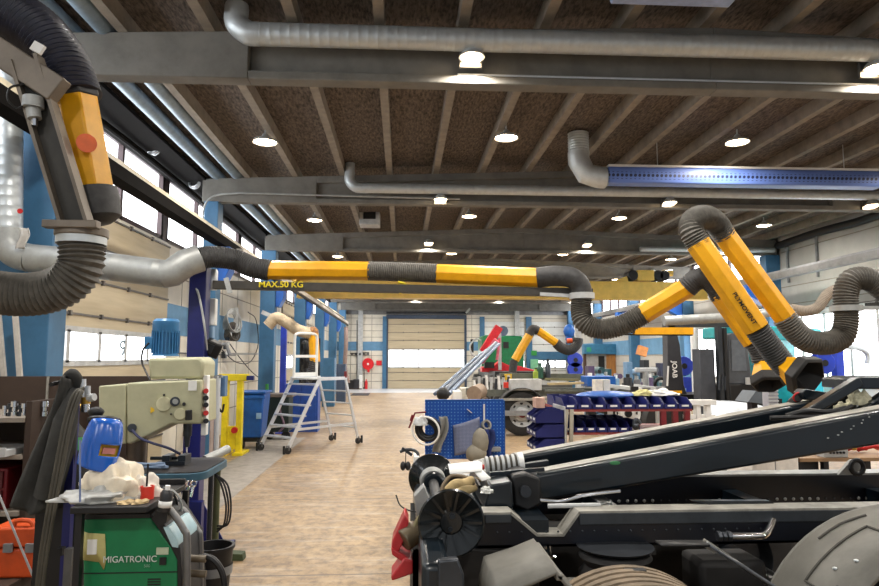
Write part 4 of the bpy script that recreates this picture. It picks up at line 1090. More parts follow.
# far frame rail
YF = 4.36
zf0, zf1 = at(700, 503, YF).z, at(700, 476, YF).z
obj('frame_rail', MB().box(.35, 4.0, YF, YF + .014, zf0 - .06, zf1), truckn, tk)
obj('rail_flange', MB().box(.35, 4.0, YF - .01, YF + .14, zf1 - .003, zf1 + .01), mat('flange_light', (150, 152, 150), .4, .4, .15, 8), tk)
for k in range(40):
    x = n(610, 490, YF).x + .057 * k
    if 9 < k < 13: continue
    r = .012 if k % 10 < 6 else .007
    obj('bolt', MB().ball((x, YF - .006, zf0 + .02), r, (1, .7, 1), 1), galvd if k % 10 < 6 else gunmetal, tk)
for k in range(24):
    x = n(497, 515).x + .062 * k
    obj('bolt', MB().ball((x, YN - .003, low[0].z + .075), .006, (1, .6, 1), 1), gunmetal, tk)
for x in (.5, 1.25, 2.2, 3.2):
    obj('cross_member', MB().box(x - .05, x + .05, YN + .015, YF, .9, 1.02), truckm, tk)
# hook arms (box beams rising away)
def armbeam(name, x0, x1, Y, w, f_top, f_bot):
    P = []
    for x in (x0, x1):
        P += [V((x, Y, f_bot(x))), V((x, Y + w, f_bot(x))), V((x, Y + w, f_top(x))), V((x, Y, f_top(x)))]
    b = MB().hexa([P[0], P[4], P[5], P[1], P[3], P[7], P[6], P[2]])
    return obj(name, b, truckm, tk, bev=.016)
A, B = n(537, 475, 3.65), n(879, 411, 3.65); A2, B2 = n(537, 502, 3.65), n(879, 445, 3.65)
lt = lambda x: A.z + (B.z - A.z) * (x - A.x) / (B.x - A.x)
lb_ = lambda x: A2.z + (B2.z - A2.z) * (x - A2.x) / (B2.x - A2.x)
nearm = armbeam('hook_arm', A.x, 3.6, 3.65, .19, lt, lb_)
farx = n(516, 466, 4.05).x
farm = armbeam('hook_arm', farx, 2.95, 4.1, .19, lambda x: lt(x) + .035, lambda x: lt(x) - .16)
for Yb, w, x0 in ((3.65, .19, A.x), (4.1, .19, farx)):
    b = MB()
    b.bar(V((x0 + .02, Yb + w / 2, lt(x0 + .02) + .003 + (Yb > 4) * .035)), V((2.95, Yb + w / 2, lt(2.95) + .003 + (Yb > 4) * .035)), w - .08, .006, (0, 0, 1))
    obj('dusty_top', b, dustm, nearm if Yb < 4 else farm)
gp = n(608, 463, 3.645)
obj('chalk_mark', MB().ball(gp + V((.04, 0, 0)), .02, (1.6, .12, .55), 2), mat('chalk_green', (70, 140, 90), .8), nearm)
gp = n(840, 425, 3.645)
for k in range(9):
    t = k / 8
    p = n(868 - 40 * t ** 1.5 + 3 * (k % 2), 414 + 24 * t, 3.648)
    obj('weld_spatter', MB().ball(p, .006, (1.3, .4, .8), 1, nz=.5), galvd, nearm)
# pivot knuckle at the arm foot
obj('pivot_block', MB().prism([n(512, 476, 3.6), n(526, 473, 3.6), (n(540, 478, 3.6)), n(543, 504, 3.6), n(528, 512, 3.6), n(514, 506, 3.6)], (0, .34, 0)), blackm, tk, bev=.014)
obj('pivot_pin', MB().cyl(n(526, 492, 3.56), n(526, 492, 3.56) + V((0, .05, 0)), .03), gunmetal, tk)
obj('tail_frame', MB().prism([n(490, 485, 3.5), n(512, 481, 3.5), n(514, 508, 3.5), n(500, 511, 3.5), n(484, 511, 3.5)], (0, .85, 0)), truckm, tk, bev=.01)
obj('tail_plate', MB().box(.1, .75, YN + .02, YF, .86, 1.08), truckm, tk)
obj('under_shade_plate', MB().box(.06, .62, 3.3, 3.36, .25, .95).box(.06, .1, 3.3, 4.4, .25, .95), black2, tk)  # dark plates added in place of the shade under the tail
obj('brake_line', MB().tube(smooth([n(540, 500, 3.5), n(562, 501, 3.5), n(585, 495, 3.48), n(620, 491, 3.48)], 5), .009, 8), chrome, tk)
obj('air_line', MB().cyl(n(548, 506, 3.45), n(600, 505, 3.45), .012, n=8), ltgrey, tk)
obj('slide_bar', MB().bar(n(494, 470, 3.9), n(548, 462, 3.9), .05, .025, (0, 0, 1)), gunmetal, tk)
obj('slide_bar', MB().bar(n(490, 474, 3.7), n(544, 469, 3.7), .03, .02, (0, 0, 1)), truckm, tk)
# jib bracing at the raised end
Yj = 3.95
for (a, b) in (((793, 421), (858, 381)), ((862, 412), (905, 383))):
    pa, pb = n(*a, Yj), n(*b, Yj)
    obj('jib_brace', MB().bar(pa, pb, .06, .075, (0, 1, 0)), truckm, tk, bev=.008)
obj('jib_top', MB().prism([n(852, 379, Yj), n(862, 377, Yj), n(960, 376, Yj), n(960, 391, Yj), n(868, 389, Yj), n(852, 389, Yj)], (0, .3, 0)), truckm, tk, bev=.008)
obj('jib_hose', MB().tube(smooth([n(786, 416, 3.9), n(806, 411, 3.88), n(828, 412, 3.88), n(846, 408, 3.9)], 6), .016, 8), blackm, tk)
obj('jib_hose', MB().tube(smooth([n(770, 418, 3.9), n(800, 417, 3.87), n(832, 415, 3.87), n(852, 406, 3.9)], 6), .014, 8), blackm, tk)
for px, py in ((793, 415), (812, 410)): obj('stud', MB().cyl(n(px, py + 4, 4.0), n(px, py - 2, 4.0), .022, n=10), truckm, tk)
obj('jib_lever', MB().prism([n(802, 393, 4.1), n(806, 389, 4.1), n(845, 395, 4.1), n(845, 400, 4.1), n(806, 400, 4.1)], (0, .1, 0)), truckm, tk, bev=.006)
# flared rollers
def roller(c, sgn):
    c = V(c); ax = V((0, sgn, 0))                          # axis points to the flange side
    r0 = obj('roller', MB().lathe([(0, .0), (.055, .0), (.075, .03), (.075, .16), (.05, .2), (0, .2)], c - ax * .2, ax, 28), truckm, tk)
    obj('roller_flange', MB().lathe([(.07, 0), (.11, .02), (.155, .05), (.158, .062), (.15, .066), (.06, .035), (.05, .05), (0, .05)], c - ax * .04, ax, 40), mat('roller_black', (24, 28, 30), .22, .1, .2, 12, coat=.4), r0)
    return r0
rc = n(451, 522, 3.15)
r1 = roller(rc, -1)
for k in range(14):
    a = 2 * PI * k / 14; u_ = V((math.cos(a), 0, math.sin(a)))
    obj('flange_rib', MB().bar(rc + u_ * .055 + V((0, -.012, 0)), rc + u_ * .145 + V((0, -.024, 0)), .012, .016, (0, 1, 0)), MATS['roller_black'], r1)
obj('hub_bolt', MB().cyl(rc + V((.005, -.005, .03)), rc + V((.005, -.02, .03)), .014, n=10).cyl(rc + V((-.004, -.005, -.03)), rc + V((-.004, -.02, -.03)), .011, n=10), truckm, r1)
rf = n(432, 478, 4.45)
r2 = roller(rf, 1)
gr = MB()
for k in range(4): gr.torus(rf + V((.0, -.07 - .04 * k, 0)), (0, 1, 0), .078, .008, 26, 6)
obj('spool_groove', gr, galvd, r2)
obj('roller_shaft', MB().cyl(rf + V((0, -.2, 0)), V((rf.x, 3.3, rf.z)), .032), blackm, tk)
# tail: plates, lights
obj('tail_bracket', MB().prism([n(414, 497, 3.5), n(424, 486, 3.5), n(430, 500, 3.5), n(420, 540, 3.5)], (0, .1, 0)), galvd, tk, bev=.004)
obj('under_run_bar', MB().box(n(420, 560, 3.0).x, n(446, 560, 3.0).x, 2.75, 4.9, at(430, 586, 3.0).z - .15, at(430, 546, 3.0).z), truckm, tk, bev=.03)
obj('tail_panel', MB().prism([n(438, 561, 2.74), n(458, 559, 2.74), n(464, 575, 2.74), n(466, 640, 2.74), n(438, 640, 2.74)], (0, .05, 0)), gunmetal, tk, bev=.008)
for (pts, Yl) in (([(405, 514), (409, 522), (404, 541), (397, 556), (391, 551), (393, 540)], 3.3), ([(391, 548), (400, 553), (411, 559), (412, 567), (402, 562), (392, 555)], 3.28), ([(404, 559), (413, 561), (413, 574), (404, 577), (392, 581), (391, 577)], 3.25)):
    obj('light_guard', MB().prism([n(px, py, Yl) for px, py in pts], (0, .16, 0)), mat('guard_red', (186, 44, 50), .4, 0, .12, 8), tk, bev=.006)
lc0, lc1 = n(405, 538, 3.32), n(420, 528, 3.34)
obj('marker_lamp', MB().cyl(n(403, 541, 3.3), n(418, 530, 3.34), .055, n=22), mat('lamp_brown', (96, 84, 64), .4), tk, bev=.006)
obj('lamp_wire', MB().tube(smooth([n(396, 495, 3.5), n(400, 505, 3.48), n(408, 510, 3.46), n(416, 512, 3.46)], 6), .004, 6), blackm, tk)
obj('wire_cluster', MB().tube(smooth([n(414, 528, 3.3), n(419, 518, 3.32), n(426, 514, 3.32), n(430, 505, 3.4)], 6), .012, 8), mat('cluster_olive', (120, 112, 76), .6), tk)
# wheels
def wheel(x, yc, z, r, w, tm, hubm=None):
    f = w / 2
    t = obj('tyre', MB().lathe([(r * .56, -f), (r * .84, -f * 1.02), (r * .95, -f * .9)] + sum([[(r, -f * .8 + f * 1.6 * k / 5 + .004), (r, -f * .8 + f * 1.6 * (k + 1) / 5 - .02), (r - .016, -f * .8 + f * 1.6 * (k + 1) / 5 - .016), (r - .016, -f * .8 + f * 1.6 * (k + 1) / 5)] for k in range(5)], []) + [(r * .95, f * .9), (r * .84, f * 1.02), (r * .56, f)], (x, yc, z), (0, 1, 0), 64), tm, tk)
    obj('wheel_rim', MB().lathe([(r * .57, -f), (r * .55, -f * .9), (r * .5, -f * .3), (r * .2, -f * .2), (r * .2, -f * .6), (0, -f * .6)], (x, yc, z), (0, 1, 0), 40), hubm or gunmetal, tk)
    return t
tx = n(622, 560, 3.0).x
t1 = wheel(tx, 2.86, .487, .487, .36, tyre)
wt = n(630, 566, 2.9)
obj('valve_patch', MB().cb(V((tx + .03, 2.92, .969)), (.09, .04, .008)), blackm, t1)
wheel(tx, 4.75, .487, .487, .36, tyred)
wheel(2.33, 2.86, .487, .487, .36, tyred); wheel(2.33, 4.75, .487, .487, .36, tyred)
obj('axle', MB().cyl((tx, 3.0, .49), (tx, 4.6, .49), .07), truckm, tk)
obj('axle', MB().cyl((2.33, 3.0, .49), (2.33, 4.6, .49), .07), truckm, tk)
# air spring over the tyre
ac = n(618, 548, 3.25)
obj('air_spring', MB().lathe([(0, -.22), (.16, -.22), (.18, -.18), (.18, -.1), (.15, -.06), (.18, -.02), (.17, .0), (.12, .02), (0, .02)], (ac.x, 3.3, n(618, 547, 3.2).z - .05), (0, 0, 1), 36), black2, tk)
obj('spring_plate', MB().lathe([(0, .02), (.18, .02), (.19, .03), (0, .035)], (ac.x, 3.3, n(618, 547, 3.2).z - .05), (0, 0, 1), 36), gunmetal, tk)
for k in range(4): obj('fitting', MB().cyl(n(530 + 5 * k, 549, 3.3), n(530 + 5 * k, 546, 3.3), .01, n=8), chrome, tk)
obj('hook_wire', MB().tube(smooth([n(550, 546, 3.3), n(551, 556, 3.3), n(556, 557, 3.3)], 4), .006, 6), chrome, tk)
for (x0, x1, z0, z1, y0) in ((.8, 1.9, .5, .9, 3.9), (1.5, 1.85, .55, .88, 3.3), (.45, .75, .5, .85, 3.6)):
    obj('chassis_casting', MB().box(x0, x1, y0, y0 + .25, z0, z1), black2, tk, bev=.03)
# left fender: bent sheet
def sheet(name, prof, y0, y1, m, th=.012, parent=tk):
    b = MB()
    b.poly([V((x, y0, z)) for x, z in prof] + [V((x, y1, z)) for x, z in prof], [(i, i + 1, len(prof) + i + 1, len(prof) + i) for i in range(len(prof) - 1)])
    return obj(name, b, m, parent, solid=th, sharp=50)
def xz(px, py, Y): p = at(px, py, Y); return (p.x, p.z)
pr = [(.37, .4), (.365, .9), (.385, .985), xz(487, 557, 3.08), xz(512, 549, 3.08), xz(533, 540, 3.08), (.7, .95), (.76, .885), (.98, .875)]
fd = sheet('mudguard', pr, 2.62, 3.08, fender, .016)
for y in (2.74, 2.9, 3.0):
    obj('guard_bolt', MB().ball((.47, y, .985 + .012), .011, (1, 1, .5), 1), galv, fd)
rb = MB()
for y in (2.72, 2.98): rb.bar(V((.44, y, .99)), V((.62, y, 1.028)), .012, .012, (0, 0, 1))
obj('guard_rib', rb, fender, fd)
obj('guard_edge', MB().bar(V((.625, 2.62, 1.04)), V((.625, 3.08, 1.04)), .03, .025, (0, 0, 1)), fender, fd, bev=.006)
# middle flap
pr = [xz(655, 541, 3.1), xz(702, 541, 3.1), xz(745, 569, 3.1), xz(800, 606, 3.1)]
sheet('mudguard', pr[:2], 3.02, 3.1, blackm, .01)
md = sheet('mudguard', pr[1:], 2.7, 3.1, mat('flap_dark', (66, 70, 76), .4, 0, .15, 7), .012)
obj('guard_edge', MB().bar(V((pr[1][0], 3.08, pr[1][1] + .008)), V((pr[3][0], 3.08, pr[3][1] + .008)), .03, .018, (0, 0, 1)), fender, md, bev=.004)
obj('clip', MB().cb(at(710, 547, 3.06), (.05, .03, .03), (0, .6, 0)), galvd, md)
# big fender over the next wheel
cx_, cz_, rr4 = 2.36, .487, .70
pr = [(cx_ + rr4 * math.cos(a), cz_ + rr4 * math.sin(a)) for a in [R(186 - 6.5 * k) for k in range(29)]]
bf = sheet('mudguard', pr, 2.6, 3.1, fender, .018)
def fp(a, y, dr=.012): return V((cx_ + (rr4 + dr) * math.cos(R(a)), y, cz_ + (rr4 + dr) * math.sin(R(a))))
cr_ = MB()
for pts in ([(150, 3.02), (150, 2.84), (143, 2.84), (143, 2.9), (138, 2.9), (120, 2.9), (112, 2.9), (112, 2.82), (104, 2.82), (104, 2.9), (84, 2.9)], [(152, 2.78), (145, 2.78), (145, 2.72), (139, 2.72)], [(126, 3.02), (116, 3.02), (106, 3.0)]):
    q_ = []
    for (a0, y0), (a1, y1) in zip(pts, pts[1:]):
        for k in range(4): q_.append(fp(a0 + (a1 - a0) * k / 4, y0 + (y1 - y0) * k / 4))
    q_.append(fp(*pts[-1])); cr_.tube(q_, .006, 6)
obj('pressed_crease', cr_, mat('crease_dark', (72, 70, 64), .7), bf)
for a, y in ((147, 2.9), (134, 2.8), (128, 2.74)): obj('guard_bolt', MB().ball(fp(a, y), .012, (1, 1, .6), 1), galv, bf)
obj('guard_edge', MB().tube([fp(186 - 6.5 * k, 3.1, .0) for k in range(29)], .012, 8), fender, bf)
# silver bent pipe under the rail
pp = [n(722, 536, 3.25), n(732, 536, 3.25), n(752, 536, 3.25), n(764, 535, 3.26), n(770, 528, 3.3), n(773, 520, 3.34)]
obj('hydraulic_pipe', MB().tube(smooth(pp, 6), .017, 12), chrome, tk)
for px, r in ((719, .026), (724, .022), (729, .026)): obj('pipe_nut', MB().cyl(n(px - 2, 536, 3.24), n(px + 2, 536, 3.24), r, n=6), gunmetal, tk, bev=.003)
# inner step strip on the rail top
obj('step_plate', MB().prism([n(692, 501, 3.45), n(770, 501, 3.45), n(782, 508, 3.45), n(760, 508, 3.45), n(712, 505, 3.45)], (0, .04, 0)), truckm, tk)
obj('lug_plate', MB().prism([n(838, 475, 4.34), n(850, 462, 4.34), n(852, 460, 4.34), n(860, 460, 4.34), n(866, 475, 4.34)], (0, .03, 0)), galvd, tk)
obj('shackle', MB().torus(n(857, 467, 4.3), (0, 1, 0), .045, .016, 16, 8), blackm, tk)

# ---- things lying on the truck tail
zt = n(480, 484, 3.8).z
fx0, fx1 = n(487, 466, 3.9), n(518, 463, 3.9)
fc = thing('filter_cartridge', 'ribbed pale filter cartridge lying on the truck tail', 'filter', (fx0 + fx1) / 2)
obj('filter_core', MB().cyl(fx0, fx1, .05, n=24), mat('filter_dark', (78, 74, 66), .8), fc)
rg = MB()
for k in range(7):
    p = fx0.lerp(fx1, k / 6); d_ = (fx1 - fx0).normalized()
    rg.cyl(p - d_ * .008, p + d_ * .008, .056, n=24)
obj('filter_rib', rg, ltgrey, fc)
obj('end_cap', MB().cyl(fx1, fx1 + (fx1 - fx0).normalized() * .03, .06, n=24), white, fc)
obj('red_dot', MB().cyl(fx0 + V((-.03, -.03, 0)), fx0 + V((-.02, -.03, 0)), .014, n=12), red, fc)
pa = MB().poly([n(448, 464, 3.7), n(478, 461, 3.7), n(482, 463, 3.75), n(482, 471, 3.6), n(450, 474, 3.55)], [(0, 1, 2, 3, 4)])
one('paper_sheet', pa, white, 'white paper sheet lying on the truck tail beside the filter', 'paper', solid=.003)
pa = MB().poly([n(467, 464, 3.68), n(474, 463, 3.7), n(491, 478, 3.55), n(482, 481, 3.52)], [(0, 1, 2, 3)])
one('paper_tag', pa, white, 'long white tag strip crossing the paper on the truck tail', 'tag', solid=.003)
one('crumpled_foil', heap(n(487, 493, 3.5), .04, .03, .035, 5), mat('foil', (220, 220, 214), .3, .3), 'crumpled shiny foil at the arm foot', 'foil')
gl = n(455, 486, 3.75)
one('work_glove', MB().tube(smooth([n(446, 491, 3.7), n(455, 486, 3.72), n(464, 485, 3.75), n(473, 479, 3.78)], 6), [.02 + .018 * math.sin(PI * k / 18) for k in range(19)], 10), mat('glove_straw', (196, 172, 124), .9, 0, .15, 14), 'twisted straw coloured glove between the two black rollers', 'glove')
one('work_glove', MB().tube(smooth([n(452, 494, 3.62), n(466, 490, 3.62), n(476, 488, 3.65)], 6), [.014 + .01 * math.sin(PI * k / 12) for k in range(13)], 10), MATS['glove_straw'], 'thin straw coloured glove finger nearest the ribbed black roller', 'glove')
for k in range(4):
    one('air_hose', MB().tube(smooth([n(440 + 2 * k, 497 - k, 3.8), n(444 + 3 * k, 484 - k, 3.85 + .05 * k), n(452 + 5 * k, 476 + k, 3.9), n(468 + 6 * k, 478 + k, 3.85), n(476 + 4 * k, 487, 3.75)], 6), .011, 7), blackm if k % 2 else mat('hose_tan', (120, 104, 80), .7), 'thin hose tangled between the rollers, ' + ['tan one nearest the far roller', 'black one second from the far roller', 'tan one second from the arm foot', 'black one nearest the arm foot'][k], 'hose', 'hoses tangled on the truck tail')
one('string_bundle', heap(n(860, 405, 4.0), .09, .06, .1, 9), mat('string_cream', (216, 210, 180), .9, 0, .2, 16), 'cream string bundle hung in the truck jib', 'string')
one('string_bundle', heap(n(842, 410, 4.0), .06, .04, .05, 12), MATS['string_cream'], 'small cream string tuft below the larger bundle', 'string')
# ================================================================== WINDOW SIDE, FARTHER
# ---- platform ladder
def rodr(mb, a, b, r=.022): return mb.cyl(a, b, r, n=10)
FA, FB = V((-2.9, 13.87, .1)), V((-2.25, 13.3, .1))
ax_, wx = V((.64, .77, 0)), (FB - FA).normalized()
wid = (FB - FA).length
ld = thing('platform_ladder', 'wheeled aluminium platform ladder with guard rail standing in the aisle', 'ladder', (-1.9, 14.6, 0))
PH = 1.44
def L_(s, w, z): return V((FA.x, FA.y, 0)) + ax_ * s + wx * w + V((0, 0, z))
for w in (0, wid):
    obj('stringer', MB().bar(L_(0, w, .1), L_(.8, w, PH), .03, .075, (ax_.x, ax_.y, 0)), alu, ld)
    obj('rear_leg', MB().bar(L_(2.0, w, .1), L_(1.58, w, PH), .03, .06, (ax_.x, ax_.y, 0)), alu, ld)
    obj('side_brace', MB().bar(L_(.22, w, .46), L_(1.92, w, .46), .025, .05), alu, ld)
    obj('platform_rail', MB().bar(L_(.76, w, PH + .02), L_(1.62, w, PH + .02), .03, .07), alu, ld)
for k in range(1, 7):
    s = .8 * (k / 6.4); z = .1 + (PH - .1) * (k / 6.4)
    if k < 7: obj('step', MB().hexa([L_(s - .06, .01, z - .03), L_(s + .1, .01, z - .03), L_(s + .1, wid - .01, z - .03), L_(s - .06, wid - .01, z - .03), L_(s - .06, .01, z), L_(s + .1, .01, z), L_(s + .1, wid - .01, z), L_(s - .06, wid - .01, z)]), mat('tread', (190, 196, 210), .4, .4), ld)
obj('platform', MB().hexa([L_(.78, .01, PH), L_(1.6, .01, PH), L_(1.6, wid - .01, PH), L_(.78, wid - .01, PH), L_(.78, .01, PH + .03), L_(1.6, .01, PH + .03), L_(1.6, wid - .01, PH + .03), L_(.78, wid - .01, PH + .03)]), ltgrey, ld)
for k in range(1, 5):
    s = 2.0 - .42 * k / 5; obj('rung', rodr(MB(), L_(s, 0, .1 + 1.34 * k / 5), L_(s, wid, .1 + 1.34 * k / 5), .018), alu, ld)
gp = [L_(.84, 0, PH), L_(.84, 0, PH + .9), L_(.92, 0, PH + 1.0), L_(1.42, 0, PH + 1.0), L_(1.5, 0, PH + .9), L_(1.5, 0, PH)]
gr = obj('guard_rail', MB().tube([gp[0], gp[0].lerp(gp[1], .95)] + smooth(gp[1:5], 5)[1:-1] + [gp[4].lerp(gp[5], .05), gp[5]], .03, 10), white, ld)
obj('mid_rail', MB().bar(L_(.84, 0, PH + .5), L_(1.5, 0, PH + .5), .03, .06), white, gr)
obj('toe_board', MB().bar(L_(.84, 0, PH + .08), L_(1.5, 0, PH + .08), .02, .12), white, gr)
obj('red_clip', MB().cb(L_(1.58, wid, PH + .1), (.06, .06, .14)), darkred, ld)
for s in (0, 2.0):
    for w in (0, wid):
        c = L_(s, w, .07)
        ct = obj('caster', MB().cyl(c - wx * .02 , c + wx * .02, .07, n=18), blackm, ld)
        obj('caster_fork', MB().bar(c + V((0, 0, .0)), c + V((0, 0, .1)), .06, .03), greysteel, ct)
        c2 = c + ax_ * (.12 if s else -.1)
        obj('foot', MB().cyl(c2 + V((0, 0, -.06)), c2 + V((0, 0, .1)), .025, n=10), blackm, ld)
# ---- yellow press frame
yp = thing('workshop_press', 'bright yellow twin upright press frame before the wheeled blue bin', 'press', (-3.45, 13.4, 0))
Yp = 13.3
def y_(px, py): return at(px, py, Yp)
for px in (225.5, 240): obj('upright', MB().box(y_(px - 3.6, 400).x, y_(px + 2.2, 400).x, Yp, Yp + .14, .04, y_(px, 380).z), yelbright, yp, bev=.006)
obj('top_beam', MB().box(y_(218, 400).x, y_(247, 400).x, Yp - .02, Yp + .16, y_(230, 381).z, y_(230, 374).z), yelbright, yp, bev=.01)
obj('ram', MB().bar(y_(247, 378), y_(254, 378), .1, .09), navy, yp)
obj('lower_beam', MB().box(y_(228, 400).x, y_(238, 400).x, Yp + .02, Yp + .12, (.1), .55), yelbright, yp)
obj('red_knob', MB().cyl(y_(235, 430), y_(235, 430) + V((0, -.08, 0)), .06, n=12), red, yp)
obj('foot', MB().box(y_(218, 400).x, y_(230, 400).x, Yp - .2, Yp + .4, 0, .05), yelbright, yp); obj('foot', MB().box(y_(236, 400).x, y_(246, 400).x, Yp - .2, Yp + .4, 0, .05), yelbright, yp)
obj('hose', MB().tube(smooth([y_(219, 395), y_(218, 405), y_(222, 412), y_(224, 404)], 6), .02, 8), blackm, yp)
# ---- wheelie bin
Yb = 14.1
bx0, bx1 = at(238, 400, Yb).x, at(264, 400, Yb).x
wb = thing('wheeled_bin', 'big blue wheeled waste bin beside the yellow press', 'waste bin', ((bx0 + bx1) / 2, Yb + .3, 0))
zt = at(250, 394, Yb).z
P = [V((bx0 + .06, Yb + .05, .22)), V((bx1 - .06, Yb + .05, .22)), V((bx1 - .06, Yb + .6, .22)), V((bx0 + .06, Yb + .6, .22)), V((bx0, Yb, zt)), V((bx1, Yb, zt)), V((bx1, Yb + .7, zt)), V((bx0, Yb + .7, zt))]
obj('bin_body', MB().hexa(P), blue, wb, bev=.03)
obj('lid', MB().box(bx0 - .03, bx1 + .03, Yb - .04, Yb + .74, zt + .002, zt + .05), blue, wb, bev=.015)
obj('rim', MB().box(bx0 - .02, bx1 + .02, Yb - .03, Yb, zt - .1, zt - .03), blue, wb, bev=.01)
obj('label', MB().cb((bx1 - .1, Yb - .0, zt * .6), (.1, .02, .12)), mat('label_sky', (150, 190, 230), .5), wb)
for x in (bx0 + .1, bx1 - .1): obj('wheel', MB().cyl((x - .03, Yb + .1, .11), (x + .03, Yb + .1, .11), .11, n=18), blackm, wb)
obj('wheel_axle', MB().box(bx0 + .08, bx1 - .08, Yb + .08, Yb + .6, .14, .22), blackm, wb)
# ---- dark bin, blue cabinets behind ladder
Yd = 15.6
db = thing('parts_washer', 'dark green parts trolley with hoses between the blue bin and the ladder', 'trolley', (at(277, 400, Yd).x, Yd, 0))
obj('tank', MB().box(at(267, 400, Yd).x, at(289, 400, Yd).x, Yd, Yd + .6, .18, at(300, 397, Yd).z), mat('tank_green', (28, 46, 40), .5), db, bev=.02)
obj('top_tray', MB().box(at(265, 400, Yd).x, at(292, 400, Yd).x, Yd - .05, Yd + .65, at(300, 397, Yd).z, at(300, 394, Yd).z), mat('tray_taupe', (120, 108, 98), .6), db)
for px in (270, 286): obj('wheel', MB().cyl((at(px, 400, Yd).x, Yd + .05, .1), (at(px, 400, Yd).x, Yd + .12, .1), .1, n=16), blackm, db)
obj('hose', MB().tube(smooth([at(283, 396, Yd - .1), at(280, 410, Yd - .12), at(284, 425, Yd - .12), at(279, 432, Yd - .1)], 6), .025, 8), mat('hose_mauve', (120, 96, 110), .6), db)
obj('bottle', MB().cyl(at(267, 384, Yd + .3), at(267, 393, Yd + .3), .04, n=10), MATS['label_green'], db)
Yd = 17.2
cb_ = thing('blue_cabinet', 'royal blue low cabinet behind the ladder steps', 'cabinet', (at(300, 400, Yd).x, Yd, 0))
obj('cabinet_body', MB().box(at(284, 400, Yd).x, at(318, 400, Yd).x, Yd, Yd + .5, 0, at(300, 384, Yd).z), mat('cabinet_blue', (36, 80, 168), .45), cb_, bev=.01)
for k in range(2): obj('door', MB().box(at(285 + 16 * k, 400, Yd).x, at(300 + 16 * k, 400, Yd).x, Yd - .02, Yd, .06, at(300, 386, Yd).z), MATS['cabinet_blue'], cb_, bev=.005)
ps = thing('blue_post', 'slim royal blue post standing before the beige arm near the ladder', 'post', (at(282, 400, 17).x, 17, 0))
obj('post_body', MB().box(at(279.5, 400, 17).x, at(285, 400, 17).x, 16.95, 17.1, 0, at(300, 322, 17).z), royal, ps)
obj('post_foot', MB().box(at(277, 400, 17).x, at(288, 400, 17).x, 16.85, 17.2, 0, .03), royal, ps)
# dark machinery silhouettes behind the guardrail
Yd = 19
mm = thing('tyre_rack', 'tall black tyre rack behind the ladder guard rail', 'rack', (at(306, 400, Yd).x, Yd, 0))
obj('rack_frame', MB().box(at(297, 400, Yd).x, at(318, 400, Yd).x, Yd + .3, Yd + .34, 0, at(300, 338, Yd).z), blackm, mm)
for k in range(4): obj('tyre', MB().torus(at(305, 350 + 12 * k, Yd), (1, .4, 0), .2, .09, 20, 8), black2, mm)
obj('hose', MB().tube(smooth([at(306, 346, Yd - .1), at(311, 347, Yd - .1), at(314, 358, Yd - .1), at(312, 372, Yd - .1)], 6), .05, 8), ltgrey, mm)
Yd = 26
for k, (px0, px1, py, m, lab) in enumerate(((322, 334, 368, colblue, 'blue steel cupboard on the window wall beyond the ladder'), (336, 345, 374, mat('cup_slate', (60, 76, 100), .5), 'slate blue cupboard on the window wall nearest the hanging exhaust hose'))):
    x0, x1 = at(px0, 400, Yd + 2 * k).x, at(px1, 400, Yd + 2 * k).x; z = at(300, py - 10, Yd + 2 * k).z
    c = thing('tool_cupboard', lab, 'cupboard', (x0, Yd + 2 * k, 0))
    obj('cupboard_body', MB().box(x0, x1, Yd + 2 * k, Yd + 2 * k + .5, 0, z), m, c, bev=.01)
    obj('door', MB().box(x0 + .03, x1 - .03, Yd + 2 * k - .02, Yd + 2 * k, .08, z - .04), m, c)
Yd = 33
one('exhaust_hose', hose([at(346, 327, Yd), at(346, 345, Yd), at(345, 365, Yd), at(348, 383, Yd)], .11, .1, .12, 12), mat('hose_pinkgrey', (150, 130, 124), .7), 'long exhaust hose hanging from the far rail end', 'hose')
ee = thing('exhaust_rail', 'slim pale exhaust rail slanting along the aisle to a hanging hose', 'rail', at(300, 293, 16))
p0 = at(262, 268, 12.5); p1 = V((-2.73, 34, 0)); p1 = at(348, 323.5, 34)
obj('rail_profile', MB().bar(at(240, 252, 9.6), p1, .1, .1, (0, 0, 1)), mat('rail_alu', (214, 206, 196), .4, .2), ee)
obj('rail_slot', MB().bar(at(240, 255, 9.6), at(348, 325.5, 34), .05, .06, (0, 0, 1)), blackm, ee)
# ---- wall coils and cables, near bay wall
Yc = 13.6
for k, (px, py, r, lab) in enumerate(((229, 322, .26, 'grey hose coil hung on the window wall above the yellow press'), (229, 333, .2, 'smaller dark hose coil below the grey coil on the window wall'))):
    p = atx(px, py, -4.3); t = MB()
    for q_ in range(5): t.torus(p + V((.03 * q_, .01 * q_, .01 * q_)), (1, -.35, .12 * (q_ - 2)), r * (.86 + .07 * q_), .022, 26, 6)
    one('hose_coil', t, galvd if k == 0 else hosem, lab, 'hose coil')
hb = atx(236, 318, -4.2)
one('coil_hook', MB().cb(hb, (.1, .2, .5), (0, 0, .2)), ltgrey, 'pale bracket plate over the grey hose coil', 'bracket')
one('wall_cable', MB().tube(smooth([atx(222, 350, -4.3), atx(236, 362, -4.3), atx(250, 362, -4.3), atx(258, 345, -4.3), atx(256, 320, -4.3), atx(248, 312, -4.3)], 7), .014, 6), blackm, 'black cable hanging in a big loop on the window wall', 'cable')
one('wall_cable', MB().tube(smooth([atx(230, 344, -4.3), atx(240, 358, -4.3), atx(252, 372, -4.3), atx(262, 380, -4.3)], 7), .014, 6), blackm, 'straight black cable slanting down the window wall', 'cable')
one('wall_pipe', MB().cyl((-4.42, 13.9, .2), (-4.42, 13.9, 4.0), .02, n=8), greysteel, 'thin grey riser pipe on the window wall beside the coils', 'pipe')
